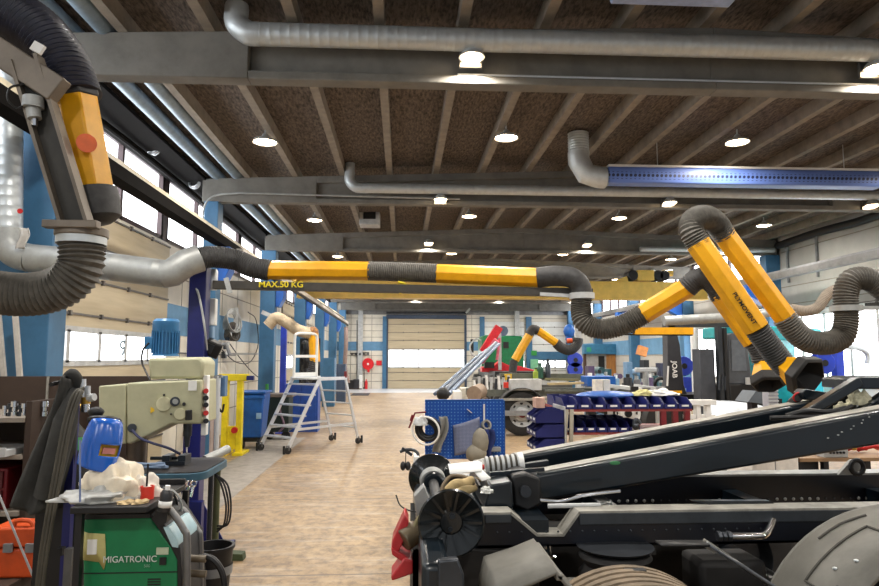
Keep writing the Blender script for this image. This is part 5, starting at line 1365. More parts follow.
one('wall_pipe', MB().cyl((-4.42, 12.8, 2.0), (-4.42, 17.6, 1.97), .018, n=8), greysteel, 'thin grey level pipe across the window wall above the yellow press', 'pipe')
one('wall_shelf', MB().box(-4.4, -3.7, 16.9, 17.1, 1.98, 2.03), ltgrey, 'small pale shelf arm on the column beside the blue bin', 'shelf')
for k, z in enumerate((1.55, 1.75, 2.15)):
    p = atx(224 + k * 2, 355 - 9 * k, -4.3)
    t = thing('air_fitting', 'dark air hose fitting on the window wall, ' + ['lowest of three', 'middle of three', 'topmost of three'][k] + ' behind the work light', 'fitting', p, 'air fittings behind the work light')
    obj('fitting_body', MB().cb(p, (.1, .12, .16)), gunmetal, t); obj('dial', MB().cyl(p + V((.05, -.03, .06)), p + V((.08, -.04, .06)), .05, n=14), ltgrey, t)

# ================================================================== FAR WALL
fr_ = thing('fire_hose_reel', 'round red fire hose reel on the far wall beside the big gate', 'fire hose reel', at(368, 364, 40.9))
p = at(368, 364, 40.8)
obj('reel_disc', MB().lathe([(0, 0), (.34, 0), (.36, .02), (.36, .14), (.34, .16), (0, .16)], p, (0, 1, 0), 30), mat('signal_red', (222, 30, 40), .4), fr_)
obj('hub', MB().cyl(p, p + V((0, -.05, 0)), .07, n=14), white, fr_); obj('nozzle', MB().cb(at(368.5, 371, 40.8), (.14, .1, .16)), MATS['signal_red'], fr_)
one('fire_sign', MB().cb(at(379, 363, 40.95), (.34, .03, .3)), MATS['signal_red'], 'small red square sign right next to the fire hose reel', 'sign')
one('fire_extinguisher', MB().lathe([(0, 0), (.09, 0), (.09, .42), (.05, .5), (.03, .52), (.03, .6), (0, .6)], V((at(366, 400, 40.6).x, 40.6, .0)), n=16), MATS['signal_red'], 'red fire extinguisher on the floor below the fire hose reel', 'fire extinguisher')
cw = thing('coat_rail', 'dark coat rail with small hooks on the far wall', 'rail', at(358, 353, 40.9))
obj('bar', MB().bar(at(350, 353.5, 40.9), at(369, 352.5, 40.9), .05, .06), brownp, cw)
for k in range(5): obj('hook', MB().cb(at(352 + 4 * k, 354, 40.85), (.1, .05, .14)), gunmetal, cw)
for k, (px, py, w, h, m, lab) in enumerate(((350, 383, .55, .5, blackm, 'black machine case at the foot of the far wall, next the blue column'), (356.5, 382, .4, .55, mat('case_char', (48, 48, 54), .5), 'charcoal machine case at the foot of the far wall, second from the corner'), (360.5, 383, .2, .8, white, 'slim white canister at the foot of the far wall'))):
    x = at(px, 400, 40.3).x
    t = thing('machine_case', lab, 'case', (x, 40.3, 0)); obj('case_body', MB().box(x - w / 2, x + w / 2, 40.1, 40.6, .06, h + .06), m, t, bev=.02); obj('foot_frame', MB().box(x - w / 2 + .03, x + w / 2 - .03, 40.12, 40.58, 0, .06), brownp, t)
one('broom', MB().cyl((at(364.5, 400, 40.7).x, 40.7, .02), (at(363.6, 400, 40.85).x, 40.85, 1.3), .025, n=8).box(at(363, 400, 40.7).x, at(366, 400, 40.7).x, 40.65, 40.75, 0, .1), gunmetal, 'dark broom leaning on the far wall by the fire extinguisher', 'broom')
one('wall_conduit', MB().cyl(at(357, 320, 40.92), at(357, 386, 40.92), .03, n=8), greysteel, 'grey vertical conduit on the far wall between coat rail hooks', 'conduit')
one('floor_mat', MB().box(-2.6, -1.7, 33.5, 35.5, .004, .02), mat('mat_dark', (60, 58, 66), .9), 'dark mat on the floor at the end of the aisle', 'mat')
gx = at(463, 312, 39.5)
one('gate_strut', MB().bar(at(466, 313, 40.2), at(470, 308.5, 40.2), .12, .12), ltgrey, 'short pale diagonal strut at the top corner of the big gate', 'strut')
one('gate_shaft', MB().cyl((-1.0, 40.7, 4.72), (4.1, 40.7, 4.72), .06, n=10), gunmetal, 'dark spring shaft above the big gate', 'shaft')
# ================================================================== MIDDLE OF THE HALL
# ---- blue pegboard trolley
Y = 8.0
x0, x1 = at(425, 430, Y).x, at(504, 430, Y).x
z0, z1 = at(465, 459, Y).z, at(465, 400.5, Y).z
pt = thing('pegboard_trolley', 'blue perforated tool board on a wheeled stand hung with masks', 'tool trolley', ((x0 + x1) / 2, Y + .3, 0))
obj('pegboard', MB().box(x0, x1, Y, Y + .03, z0, z1), perf('pegboard_blue', (10, 80, 176), (120, 170, 226), .04, ('X', 'Z'), .15), pt, bev=.004)
obj('board_edge', MB().box(x1, x1 + .012, Y - .01, Y + .05, z0, z1).box(x0, x1, Y - .006, Y + .05, z1, z1 + .012), blue, pt)
for x in (x0 + .04, x1 - .04):
    obj('leg', MB().box(x - .025, x + .025, Y + .03, Y + .08, .1, z1 - .02), navy, pt)
    obj('foot_bar', MB().box(x - .025, x + .025, Y - .15, Y + .5, .1, .15), navy, pt)
    for y in (Y - .12, Y + .46): obj('caster', MB().cyl((x - .02, y, .05), (x + .02, y, .05), .05, n=14), blackm, pt)
obj('white_hook_rail', MB().box(at(484, 410, Y).x - .01, at(484, 410, Y).x + .01, Y - .015, Y, at(484, 423, Y).z, at(484, 404, Y).z), white, pt)
one('cable_tie', MB().bar(at(467, 409, Y - .02), at(472, 413, Y - .02), .03, .01), white, 'short white strip stuck on the blue tool board', 'strip')
p = at(428, 430, Y - .15)
hb = thing('cable_roll', 'black cable roll with clear bag hung at the edge of the blue tool board', 'cable roll', p + V((0, 0, -.2)))
t = MB()
for k in range(9): t.torus(p + V((.02 * math.sin(k * 2.1), .012 * k - .05, .02 * math.cos(k * 1.7))), (.25, 1, .1), .13 - .012 * (k % 4), .014, 22, 6)
obj('coil', t, blackm, hb)
obj('white_ring', MB().torus(p + V((-.03, -.08, -.0)), (.35, 1, .15), .165, .012, 30, 8), white, hb)
obj('bag', heap(p + V((-.08, -.06, .06)), .09, .05, .12, 31), mat('bag_clear', (216, 220, 222), .3), hb)
p = at(443, 425, Y - .08)
one('rag', MB().grid(lambda u, v: p + V(((u - .5) * .1 + .03 * math.sin(v * 5) - .05 * v, -.04 * math.sin(u * 6 + v * 3), .1 - v * .42)), 8, 12), mat('rag_grey', (150, 150, 146), .9), 'grey rag strip hanging on the blue tool board beside the cable roll', 'rag', solid=.008)
p = at(468, 438, Y - .12)
gm = thing('face_guard', 'grey mesh face guard hung in the middle of the blue tool board', 'face guard', p + V((0, 0, -.2)))
def fgf(u, v):
    a = (u - .5) * R(150)
    return p + V((.165 * math.sin(a) - .02 + .05 * v * .4, -.12 * math.cos(a) + .05, .2 - .36 * v + .05 * math.sin(a)))
obj('visor', MB().grid(fgf, 16, 8), perf('visor_mesh', (96, 104, 132), (140, 146, 170), .016, ('X', 'Z'), .25), gm, solid=.006)
obj('earmuff', MB().ball(p + V((.14, -.05, -.04)), .14, (.75, .6, 1.2), 2), mat('muff_taupe', (140, 134, 120), .7), gm)
obj('earmuff', MB().ball(p + V((.09, -.06, -.17)), .13, (1, .6, .9), 2), MATS['muff_taupe'], gm)
p = at(486, 425, Y - .06)
one('tape_roll', MB().lathe([(.04, -.03), (.06, -.03), (.062, .03), (.04, .03), (.04, -.03)], p, (.35, -1, .3), 24), mat('tape_grey', (150, 148, 140), .5), 'grey tape roll hung on the blue tool board', 'tape')
p = at(488, 444, Y - .07)
one('cloth_strip', MB().grid(lambda u, v: p + V(((u - .5) * .13 + .02 * math.sin(v * 6), -.05 * abs(math.sin(u * 5 + v)), .18 - v * .36)), 8, 10), mat('cloth_navy', (40, 54, 110), .9), 'navy cloth hanging below the grey tape roll', 'cloth', solid=.01)
one('small_box', MB().cb(at(495, 449, Y - .07), (.13, .1, .05)), midgrey, 'small grey box fixed low on the blue tool board', 'box', bev=.006)
# dark frame below / side hooks
p = at(416, 452, 7.5)
one('hook_clamp', MB().tube(smooth([at(400, 452, 6.3), at(405, 450, 6.3), at(413, 450, 6.3), at(418, 454, 6.3), at(417, 459, 6.3)], 5), .015, 8).bar(at(402, 448, 6.3), at(412, 455, 6.3), .04, .025), gunmetal, 'dark clamp hooked over the white board beside the blue tool board', 'clamp')
one('hanging_bumper', MB().ball(at(403, 466, 6.3), .04, (.7, .8, 1.1)).ball(at(408, 466, 6.3), .04, (.7, .8, 1.1)).tube([at(405.5, 464, 6.3), at(406, 450, 6.3)], .004, 6), blackm, 'pair of black round bumpers hanging from the dark clamp', 'bumper')
one('squeegee_handle', MB().tube([at(409, 428, 8.0), at(415, 413, 8.0), at(426, 412, 8.0)], .011, 8).cyl(at(411, 421, 8.0), at(413, 415, 8.0), .02, n=8), darkred, 'red gripped thin tool sticking out beside the blue tool board', 'tool')
wx0, wx1 = at(414, 490, 6.2).x, at(419, 490, 6.2).x
wbd = thing('side_board', 'white upright board on a foot behind the truck tail', 'board', (wx1, 6.4, 0))
obj('board_panel', MB().box(wx0, wx1, 6.2, 6.6, .06, at(416, 457, 6.2).z), white, wbd)
obj('board_foot', MB().box(wx0 - .02, wx1 + .3, 6.15, 6.65, 0, .06), midgrey, wbd)

# ---- storage bins
def bin_proto(x, y, z, L, W, H, m, label, face, group):
    """open fronted parts bin; face (-1,0) opens towards -X, (0,-1) towards -Y."""
    t = thing('storage_bin', label, 'storage bin', (x, y, z), group)
    def T(u, v, w):                                  # u along depth from the mouth, v across, w up
        return V((x + u, y + v, z + w)) if face == 'x' else V((x + v, y + u, z + w))
    b = MB(); k = .004
    def bx(u0, u1, v0, v1, w0, w1): 
        p, q = T(u0, v0, w0), T(u1, v1, w1); b.box(min(p.x, q.x), max(p.x, q.x), min(p.y, q.y), max(p.y, q.y), p.z, q.z)
    bx(0, L, -W / 2, W / 2, 0, k); bx(L - k, L, -W / 2, W / 2, 0, H)
    for s in (-1, 1):
        v0, v1 = (s * W / 2, s * (W / 2 - k))
        prof = [(0, 0), (L, 0), (L, H), (L * .32, H), (0, H * .42)]
        b.prism([T(u, min(v0, v1), w) for u, w in prof], T(0, max(v0, v1), 0) - T(0, min(v0, v1), 0))
    bx(0, k, -W / 2, W / 2, 0, H * .42)
    obj('tub', b, m, t)
    l_ = MB(); p, q = T(-.003, -W * .26, H * .2), T(-.001, W * .26, H * .36)
    l_.box(min(p.x, q.x), max(p.x, q.x), min(p.y, q.y), max(p.y, q.y), p.z, q.z)
    obj('label_card', l_, white, t)
    return t
# nine bins on the side of the rack
Yb = 7.7
pa = at(543, 436, Yb)
bx_ = at(536, 436, Yb).x
hz = (at(545, 408, Yb).z - at(545, 451, Yb).z) / 3
proto = None
tier = ['bottom', 'middle', 'top']; pos = ['nearest the hook arm', 'middle', 'farthest from the hook arm']
for k in range(3):
    for j in range(3):
        z = at(545, 452, Yb).z + hz * k; y = Yb + .1 + .19 * j
        lab = 'navy bin on the red rack end, %s row, %s' % (tier[k], pos[j])
        if proto is None: proto = bin_proto(bx_, y, z, .34, .18, hz * .9, navybin, lab, 'x', 'bins on the rack end')
        else: dup(proto, (bx_, y, z), lab)
rs = thing('bin_rack', 'red shelved rack of navy bins on pale slanting legs', 'rack', (at(620, 430, 8.2).x, 8.6, 0))
Yr = 8.0
rx0, rx1 = at(563, 405, Yr).x, at(692, 405, Yr).x
zt1 = at(625, 409, Yr).z; zt2 = at(625, 432, Yr).z
obj('end_panel', MB().box(bx_ + .345, bx_ + .36, Yb, Yb + .6, at(545, 455, Yb).z, at(545, 407, Yb).z), ltgrey, rs)
for z in (zt1, zt2):
    obj('shelf', MB().box(rx0, rx1, Yr, Yr + 1.0, z - .03, z), mat('shelf_red', (150, 62, 60), .5), rs)
for px0, px1 in ((562, 566), (572, 571)):
    obj('leg', MB().bar(V((at(px0 - 4, 450, Yr).x, Yr - .03, .0)), V((at(px1, 410, Yr).x, Yr - .03, zt1)), .045, .03, (0, 1, 0)), mat('leg_cream', (186, 180, 164), .5), rs)
for px in (664, 676, 688): obj('leg', MB().box(at(px - 2.5, 420, Yr).x, at(px + 2.5, 420, Yr).x, Yr, Yr + .06, 0, zt1 - .03), darkred, rs)
obj('leg', MB().box(rx0, rx0 + .05, Yr + .9, Yr + .95, 0, zt1 - .03), darkred, rs)
proto = None
for t_, (z, x1_, nn, tn) in enumerate(((zt1, rx1, 9, 'upper'), (zt2, at(640, 425, Yr).x, 7, 'lower'))):
    w = (x1_ - rx0) / nn
    for r in range(2):
        for j in range(nn):
            x = rx0 + w * (j + .5); y = Yr - .01 + .48 * r
            lab = 'navy parts bin on the %s red shelf, %s from the pale legs, %s' % (tn, NTH[j], 'front row' if r == 0 else 'row behind')
            if t_ == 0:
                if proto is None: proto = bin_proto(x, y, z + .001, .44, w * .94, .135, navybin, lab, 'y', 'bins on the red shelves')
                else: dup(proto, (x, y, z + .001), lab)
            else:
                if r == 0 and j == 0: proto2 = bin_proto(x, y, z + .001, .44, w * .94, .135, navybin, lab, 'y', 'bins on the red shelves')
                else: dup(proto2, (x, y, z + .001), lab)
zb = zt1 + .14
p = at(618, 396, Yr + .5)
one('domed_cover', MB().ball(V((at(606, 396, 8.5).x, 8.5, zb)), .1, (4.0, 2.2, .6), 3), mat('lid_blue', (60, 104, 180), .35), 'wide blue domed lid lying on the upper navy bins', 'lid')
for k, (px, w_, m, nm, lab) in enumerate(((604, .1, offwhite, 'carton', 'small cream carton on the bins beside the blue lid'), (612, .09, mat('carton_white', (226, 222, 210), .7), 'carton', 'white carton standing on the bins behind the blue lid'), (643, .22, mat('cloth_lemon', (216, 210, 150), .9), 'cloth', 'pale yellow cloth on the bins'), (660, .3, white, 'plastic_sheet', 'white folded plastic sheet on the bins'))):
    x = at(px, 395, 8.4).x
    one(nm, heap(V((x, 8.4, zb)), w_ * .8, .1, .09, 40 + k) if k > 1 else MB().box(x - w_ / 2, x + w_ / 2, 8.6, 8.75, zb, zb + .2), m, lab, nm.replace('_', ' '))
one('carton', MB().box(at(536, 405, 7.9).x, at(545, 405, 7.9).x, 7.9, 8.1, at(540, 408, 7.9).z, at(540, 398, 7.9).z), mat('carton_pink', (214, 176, 160), .7), 'small pinkish carton on top of the stacked navy bins', 'carton')
one('machine_part', MB().tube(smooth([at(634, 426, 7.9), at(636, 420, 7.9), at(640, 424, 7.9)], 5), .03, 8).ball(at(636, 426, 7.9), .05, sub=2), gunmetal, 'small grey machine part hanging off the lower red shelf', 'part')
# right of the rack: pale benches
pb2 = thing('pale_bench', 'white slatted bench end beside the dark red rack legs', 'bench', (at(700, 420, 8.6).x, 8.6, 0))
for px in (689, 699, 709): obj('leg', MB().box(at(px - 2, 415, 8.6).x, at(px + 2, 415, 8.6).x, 8.6, 8.7, 0, at(700, 404, 8.6).z), white, pb2)
obj('top_rail', MB().box(at(686, 415, 8.6).x, at(716, 415, 8.6).x, 8.58, 8.72, at(700, 405, 8.6).z, at(700, 400, 8.6).z), white, pb2)
obj('shelf', MB().box(at(686, 415, 8.6).x, at(716, 415, 8.6).x, 8.62, 8.7, at(700, 419, 8.6).z, at(700, 415, 8.6).z), white, pb2)
hd_ = thing('bonnet_panel', 'curved silvery white bonnet panel lying beyond the far hook arm', 'panel', at(745, 415, 9))
hx0, hx1 = at(712, 410, 9).x, at(775, 410, 9).x
obj('panel_shell', MB().grid(lambda u, v: V((hx0 + (hx1 - hx0) * u, 8.9 + .7 * v, at(740, 404, 9).z - .55 * max(0, .5 - v) ** 1.5 - .25 * abs(u - .45) ** 2.2)), 16, 10), mat('shell_white', (212, 218, 226), .25), hd_, solid=.02)
obj('support', MB().box(hx0 + .2, hx1 - .2, 9.2, 9.5, 0, at(740, 412, 9).z - .06), midgrey, hd_)

# ---- second truck chassis in the middle distance
Y2 = 16.2
t2 = thing('truck_chassis', 'second grey truck chassis with dusty wheels beyond the navy bins', 'truck', (4.5, 16.4, 0))
def c2(px, py, dy=0): return at(px, py, Y2 + dy)
def wheel2(px, rimm):
    x = c2(px, 415).x; z = .53
    tr_ = obj('tyre', MB().lathe([(.32, -.15), (.47, -.16), (.53, -.12), (.53, .12), (.47, .16), (.32, .15)], (x, Y2, z), (0, 1, 0), 36), tyred, t2)
    rm = obj('wheel_rim', MB().lathe([(.32, -.15), (.3, -.1), (.2, -.05), (.17, -.12), (.1, -.14), (0, -.14)], (x, Y2, z), (0, 1, 0), 30), rimm, t2)
    for k in range(8):
        a = PI / 4 * k
        obj('hand_hole', MB().cyl((x + .26 * math.cos(a), Y2 - .085, z + .26 * math.sin(a)), (x + .26 * math.cos(a), Y2 - .07, z + .26 * math.sin(a)), .04, n=10), blackm, rm)
    obj('brake_hub', MB().cyl((x, Y2 - .2, z), (x, Y2 - .1, z), .09, n=18), darkred if px < 600 else blackm, rm)
    obj('mudguard', MB().torus((x, Y2, z), (0, 1, 0), .68, .03, 24, 6, R(-90) if 0 else 0, PI * 2) if 0 else MB().grid(lambda u, v: V((x + .63 * math.cos(PI * u), Y2 - .2 + .4 * v, z + .63 * math.sin(PI * u))), 20, 2), mat('guard_charcoal', (70, 70, 70), .6), t2, solid=.02)
wheel2(521, ltgrey); wheel2(626, white)
zf = c2(560, 391).z
fr2 = obj('frame_rail', MB().box(c2(470, 386).x, c2(646, 386).x, Y2 + .2, Y2 + .3, zf - .14, zf + .03), mat('chassis_greygreen', (104, 108, 100), .5, .2, .15, 5), t2)
obj('frame_rail', MB().box(c2(470, 386).x, c2(646, 386).x, Y2 + 1.0, Y2 + 1.1, zf - .14, zf + .03), MATS['chassis_greygreen'], t2)
obj('hook_tube', MB().bar(c2(500, 376, .6), c2(583, 377, .6), .16, .16, (0, 0, 1)), mat('tube_olivegrey', (96, 98, 84), .5), t2)
obj('tool_box', MB().box(c2(510, 386).x, c2(541, 386).x, Y2 - .1, Y2 + .2, zf + .02, c2(525, 379).z), ltgrey, t2, bev=.01)
obj('tail_lamp', MB().cb(c2(506, 385, -.05), (.12, .06, .14)), mat('lamp_red', (210, 50, 34), .4), t2)
obj('tail_lamp', MB().cb(c2(641, 402, -.0), (.16, .05, .12)), mat('lamp_amber', (230, 130, 30), .4), t2)
obj('spare_drum', MB().cyl(c2(474, 394, -.4), c2(480, 391, .1), .19, n=20), mat('drum_tan', (150, 130, 112), .5), t2)
obj('rear_beam', MB().box(c2(490, 410).x, c2(640, 410).x, Y2 + .3, Y2 + .5, .55, .75), blackm, t2)
obj('drive_axle', MB().cyl((c2(521, 415).x, Y2, .53), (c2(521, 415).x, Y2 + 1.6, .53), .14), blackm, t2)
for px in (521, 626): obj('tyre', MB().lathe([(.32, -.15), (.47, -.16), (.53, -.12), (.53, .12), (.47, .16), (.32, .15)], (c2(px, 415).x, Y2 + 1.7, .53), (0, 1, 0), 30), tyred, t2)
obj('under_guard', MB().box(c2(500, 430).x, c2(545, 430).x, Y2 - .3, Y2 - .2, .5, .62), midgrey, t2)
obj('under_guard', MB().box(c2(500, 410).x, c2(545, 410).x, Y2 - .24, Y2 - .19, .86, .92), dustm, t2)
obj('rail_pipe', MB().cyl(c2(545, 391, -.1), c2(644, 391, -.1), .05), MATS['chassis_greygreen'], t2)
# clutter on the second truck: blue toolbox etc.
bt = thing('tool_box', 'bright blue tool box with a dark round boss on the second truck', 'tool box', c2(598, 386, -.2))
obj('box_body', MB().box(c2(584, 380).x, c2(612, 380).x, Y2 - .3, Y2 + .3, c2(598, 386).z, c2(598, 376).z), blue, bt, bev=.012)
obj('boss', MB().cyl(c2(598, 382, -.32), c2(598, 382, -.36), .06, n=16), blackm, bt)
for k, (px, py, w, h, m, nm, lab) in enumerate(((478, 380, .5, .36, mat('tin_silver', (196, 200, 206), .3, .5), 'steel_tins', ''), )):
    pass
for k in range(9):
    px = 474 + 4.0 * k; hgt = (.3, .42, .36, .45, .4, .34, .42, .38, .4)[k]
    p = c2(px, 387, .5)
    t = thing('gas_bottle', 'silver tool sleeve standing on the second truck frame, %s from the loader boom' % NTH[k], 'sleeve', V((p.x, Y2 + .5, zf + .03)), 'silver sleeves on the second truck') if 0 else thing('tool_sleeve', 'silver grey sleeve standing on the second truck frame, %s from the loader boom' % NTH[k], 'sleeve', V((p.x, Y2 + .25, zf + .03)), 'sleeves on the second truck')
    obj('sleeve_body', MB().cyl((p.x, Y2 + .25, zf + .03), (p.x + .03 * (k % 3 - 1), Y2 + .25, zf + .03 + hgt * .8), .035, n=10), (white, ltgrey, gunmetal)[k % 3], t)
    obj('sleeve_cap', MB().cyl((p.x + .03 * (k % 3 - 1), Y2 + .25, zf + .03 + hgt * .8), (p.x + .03 * (k % 3 - 1), Y2 + .25, zf + .06 + hgt * .8), .042, n=10), (midgrey, blackm, ltgrey)[k % 3], t)
one('wood_plank', MB().bar(c2(548, 384, -.1), c2(583, 383, -.1), .2, .05), mat('plank_tan', (178, 160, 120), .7), 'tan plank lying on the second truck beside the blue tool box', 'plank')
one('wood_plank', MB().bar(c2(545, 379, .3), c2(578, 380, .3), .14, .06), mat('plank_olive', (120, 116, 84), .7), 'olive plank lying behind the tan plank', 'plank')
one('fluid_can', MB().cyl(c2(508, 380, .5), c2(508, 374, .5), .1, n=14), mat('can_yellow', (220, 180, 40), .5), 'yellow can on the second truck beneath the small yellow extractor', 'can')
# mechanics' stands on the truck
for k, (px, py0, py1, w, m, lab) in enumerate(((540, 378, 364, .09, mat('bottle_green', (40, 84, 66), .4), 'dark green bottle on the second truck by the white panel'), (548, 378, 360, .07, gunmetal, 'slim grey bottle on the second truck by the white panel'), (536, 379, 369, .08, mat('bottle_hivis', (150, 170, 60), .5), 'lime green bottle on the second truck'))):
    p0, p1 = c2(px, py0, .4), c2(px, py1, .4)
    t = thing('bottle', lab, 'bottle', p0); obj('bottle_body', MB().lathe([(0, 0), (w, 0), (w, (p1.z - p0.z) * .7), (w * .5, (p1.z - p0.z) * .85), (w * .5, p1.z - p0.z), (0, p1.z - p0.z)], p0, n=14), m, t); obj('cap', MB().cyl(p1, p1 + V((0, 0, .03)), w * .5, n=10), blackm, t)

# ---- loader crane truck with green cab, far
Yc = 34
lc = thing('crane_truck', 'green cabbed truck with red loader crane far across the hall', 'truck', (at(505, 385, Yc).x, Yc, 0))
def c3(px, py, y=Yc): return at(px, py, y)
Yk = 36
obj('cab', MB().prism([c3(482, 337, Yk), c3(486, 335, Yk), c3(522, 336, Yk), c3(524, 340, Yk), c3(524, 368, Yk), c3(482, 368, Yk)], (0, 2.0, 0)), cabgreen, lc, bev=.08)
obj('rear_window', MB().cb(c3(506, 345, Yk - .02), (.3, .04, .35)), blackm, lc)
obj('mirror', MB().cb(c3(472, 346, Yk + .6), (.16, .2, .75)), blackm, lc); obj('mirror_arm', MB().tube(smooth([c3(482, 341, Yk + .5), c3(476, 339, Yk + .5), c3(470, 346, Yk + .5), c3(473, 355, Yk + .5), c3(481, 357, Yk + .5)], 5), .05, 8), ltgrey, lc)
obj('cab_base', MB().box(c3(482, 370, Yk).x, c3(530, 370, Yk).x, 31, Yk + 1.8, .7, 1.25), blackm, lc)
obj('crane_base', MB().prism([c3(482, 372, 33), c3(482, 367, 33), c3(494, 366, 33), c3(500, 361, 33), c3(508, 365, 33), c3(520, 366, 33), c3(534, 370, 33), c3(534, 373, 33)], (0, .8, 0)), mat('crane_red', (216, 30, 44), .4), lc, bev=.02)
obj('crane_box', MB().cb(c3(489, 365, 32.8), (.5, .3, .3)), blackm, lc)
obj('first_boom', MB().bar(c3(483, 352, 32.6), c3(499, 327, 32.6), .42, .4), MATS['crane_red'], lc)
obj('first_boom', MB().bar(c3(481, 362, 32.6), c3(497, 340, 32.2), .26, .26), mat('crane_pink', (224, 110, 130), .4), lc)
obj('slew_post', MB().box(c3(498.5, 350, 32.4).x, c3(501.5, 350, 32.4).x, 32.4, 32.6, 1.3, c3(500, 333, 32.4).z), ltgrey, lc)
obj('slew_ram', MB().cyl(c3(497, 360, 32.3), c3(499.5, 338, 32.3), .07), MATS['crane_pink'], lc)
obj('knuckle', MB().cyl(c3(503, 331, 32.4), c3(503, 331, 32.7), .26, n=18), mat('ram_steel', (104, 122, 148), .35, .3), lc)
for k, (dx, r) in enumerate(((0, .1), (7, .07), (-7, .06))):
    obj('boom_ram', MB().tube([c3(496 + dx * .4, 343 + k, 31), c3(479 + dx * .7, 359, 27.5), c3(442 + dx, 394, 21)], r, 10), mat('ram_dark', (74, 86, 104), .4, .3) if k == 0 else mat('ram_steel', (104, 122, 148), .35, .3), lc)
obj('boom_tip', MB().ball(c3(443, 394, 21), .22, sub=2), blackm, lc)
for x in (483, 522):
    for y in (31.5, 37): obj('wheel', MB().cyl((c3(x, 380, 34).x - .15, y, .5), (c3(x, 380, 34).x + .15, y, .5), .5, n=22), tyred, lc)
obj('truck_bed', MB().box(c3(480, 372, 28).x, c3(536, 372, 28).x, 22, 31, .85, 1.0), mat('bed_dark', (80, 80, 76), .6), lc)
for y in (23.5, 25, 29): obj('wheel', MB().cyl((c3(486, 380, 26).x, y, .5), (c3(490, 380, 26).x, y, .5), .5, n=20), tyred, lc)
# pallet and white cases on the floor beneath the boom
for k, (px0, px1, py0, py1, m, lab) in enumerate(((454, 463, 399, 391, white, 'white case on the floor under the loader boom'), (461, 470, 399, 388, mat('case_ivory', (206, 202, 190), .5), 'ivory case under the loader boom beside the white case'))):
    a, b = at(px0, py0, 17.5), at(px1, py1, 17.5)
    c = thing('transit_case', lab, 'case', V(((a.x + b.x) / 2, 17.7, 0)))
    obj('case_body', MB().box(a.x, b.x, 17.5, 18, .08, max(b.z, .6)), m, c, bev=.02); obj('case_foot', MB().box(a.x + .05, b.x - .05, 17.55, 17.95, 0, .08), blackm, c)

# ---- small office with a blue fascia and wooden door
Yo = 32.5
ox0, ox1 = at(585, 380, Yo).x, at(625, 380, Yo).x
oz0, oz1 = at(605, 354, Yo).z, at(605, 344, Yo).z
of = thing('office_cabin', 'small office cabin with blue fascia and a wooden door', 'cabin', ((ox0 + ox1) / 2, Yo, 0))
obj('fascia', MB().box(ox0, ox1, Yo, Yo + .3, oz0, oz1), mat('fascia_blue', (60, 128, 168), .5), of, bev=.01)
obj('exit_sign', MB().cb(at(589, 349.5, Yo - .02), (.22, .03, .22)), mat('sign_green', (60, 170, 130), .5), of)
obj('office_wall', MB().box(ox0 + .1, ox1, Yo + .25, Yo + .3, 0, oz0), ltgrey, of)
obj('door', MB().box(at(608, 370, Yo).x, at(621, 370, Yo).x, Yo + .18, Yo + .25, 0, oz0 - .04), mat('door_wood', (190, 132, 70), .5, 0, .15, 5, stretch=(4, 4, .4)), of)
obj('jamb', MB().box(at(621, 370, Yo).x, at(624, 370, Yo).x, Yo + .1, Yo + .28, 0, oz0), mat('jamb_brown', (82, 58, 46), .6), of)
obj('jamb', MB().box(ox0 + .0, ox0 + .12, Yo + .1, Yo + .28, 0, oz0), MATS['jamb_brown'], of)
obj('window_pane', MB().box(at(600, 370, Yo).x, at(606, 370, Yo).x, Yo + .2, Yo + .25, 1.0, oz0 - .1), blackm, of)
obj('side_wall', MB().box(ox1 - .08, ox1, Yo + .3, Yo + 3, 0, oz1), white, of)
one('first_aid_sign', MB().cb(at(534, 353, 40.8), (.35, .03, .3)), MATS['label_green'], 'small green sign on the far white gate', 'sign')
one('first_aid_sign', MB().cb(at(534.5, 364, 40.6), (.5, .03, .6)), mat('sign_mint', (130, 200, 160), .5), 'larger mint green notice below the small green sign', 'sign')
# blue reels beside a white post
def reel(px, py, Y_, r, lab, m=royal):
    p = at(px, py, Y_)
    t = thing('hose_reel', lab, 'hose reel', p)
    obj('reel_drum', MB().cyl(p + V((0, -.08, 0)), p + V((0, .08, 0)), r * .72, n=22), m, t)
    for s in (-1, 1): obj('side_disc', MB().lathe([(r * .3, 0), (r * .95, 0), (r, .015), (r * .95, .03), (r * .3, .03)], p + V((0, s * .09 - .015, 0)), (0, 1, 0), 28), m, t)
    obj('hub', MB().cyl(p + V((0, -.12, 0)), p + V((0, .12, 0)), r * .3, n=14), blackm, t)
    obj('wall_bracket', MB().box(p.x - .05, p.x + .05, p.y + .1, p.y + .25, p.z - r, p.z + r * .4), m, t)
    return t
reel(575, 360, 26, .3, 'blue hose reel on a white post near the office cabin, upper of two')
reel(575, 369.5, 26, .3, 'blue hose reel on a white post near the office cabin, lower of two')
wp_ = thing('service_post', 'white service post carrying two blue reels near the office cabin', 'post', (at(578, 385, 26.3).x, 26.35, 0))
obj('post_body', MB().box(at(576, 370, 26.3).x, at(582, 370, 26.3).x, 26.26, 26.45, 0, at(578, 322, 26.3).z), ltgrey, wp_)
obj('post_foot', MB().box(at(573, 370, 26.3).x, at(585, 370, 26.3).x, 26.2, 26.6, 0, .04), ltgrey, wp_)
one('blue_pump', MB().ball(at(569, 331, 25), .28, (.8, .8, 1)).box(at(566, 335, 25).x, at(571, 335, 25).x, 24.9, 25.1, at(568, 340, 25).z, at(568, 326, 25).z), blue, 'small blue hoist block hanging behind the ribbed hose', 'hoist')

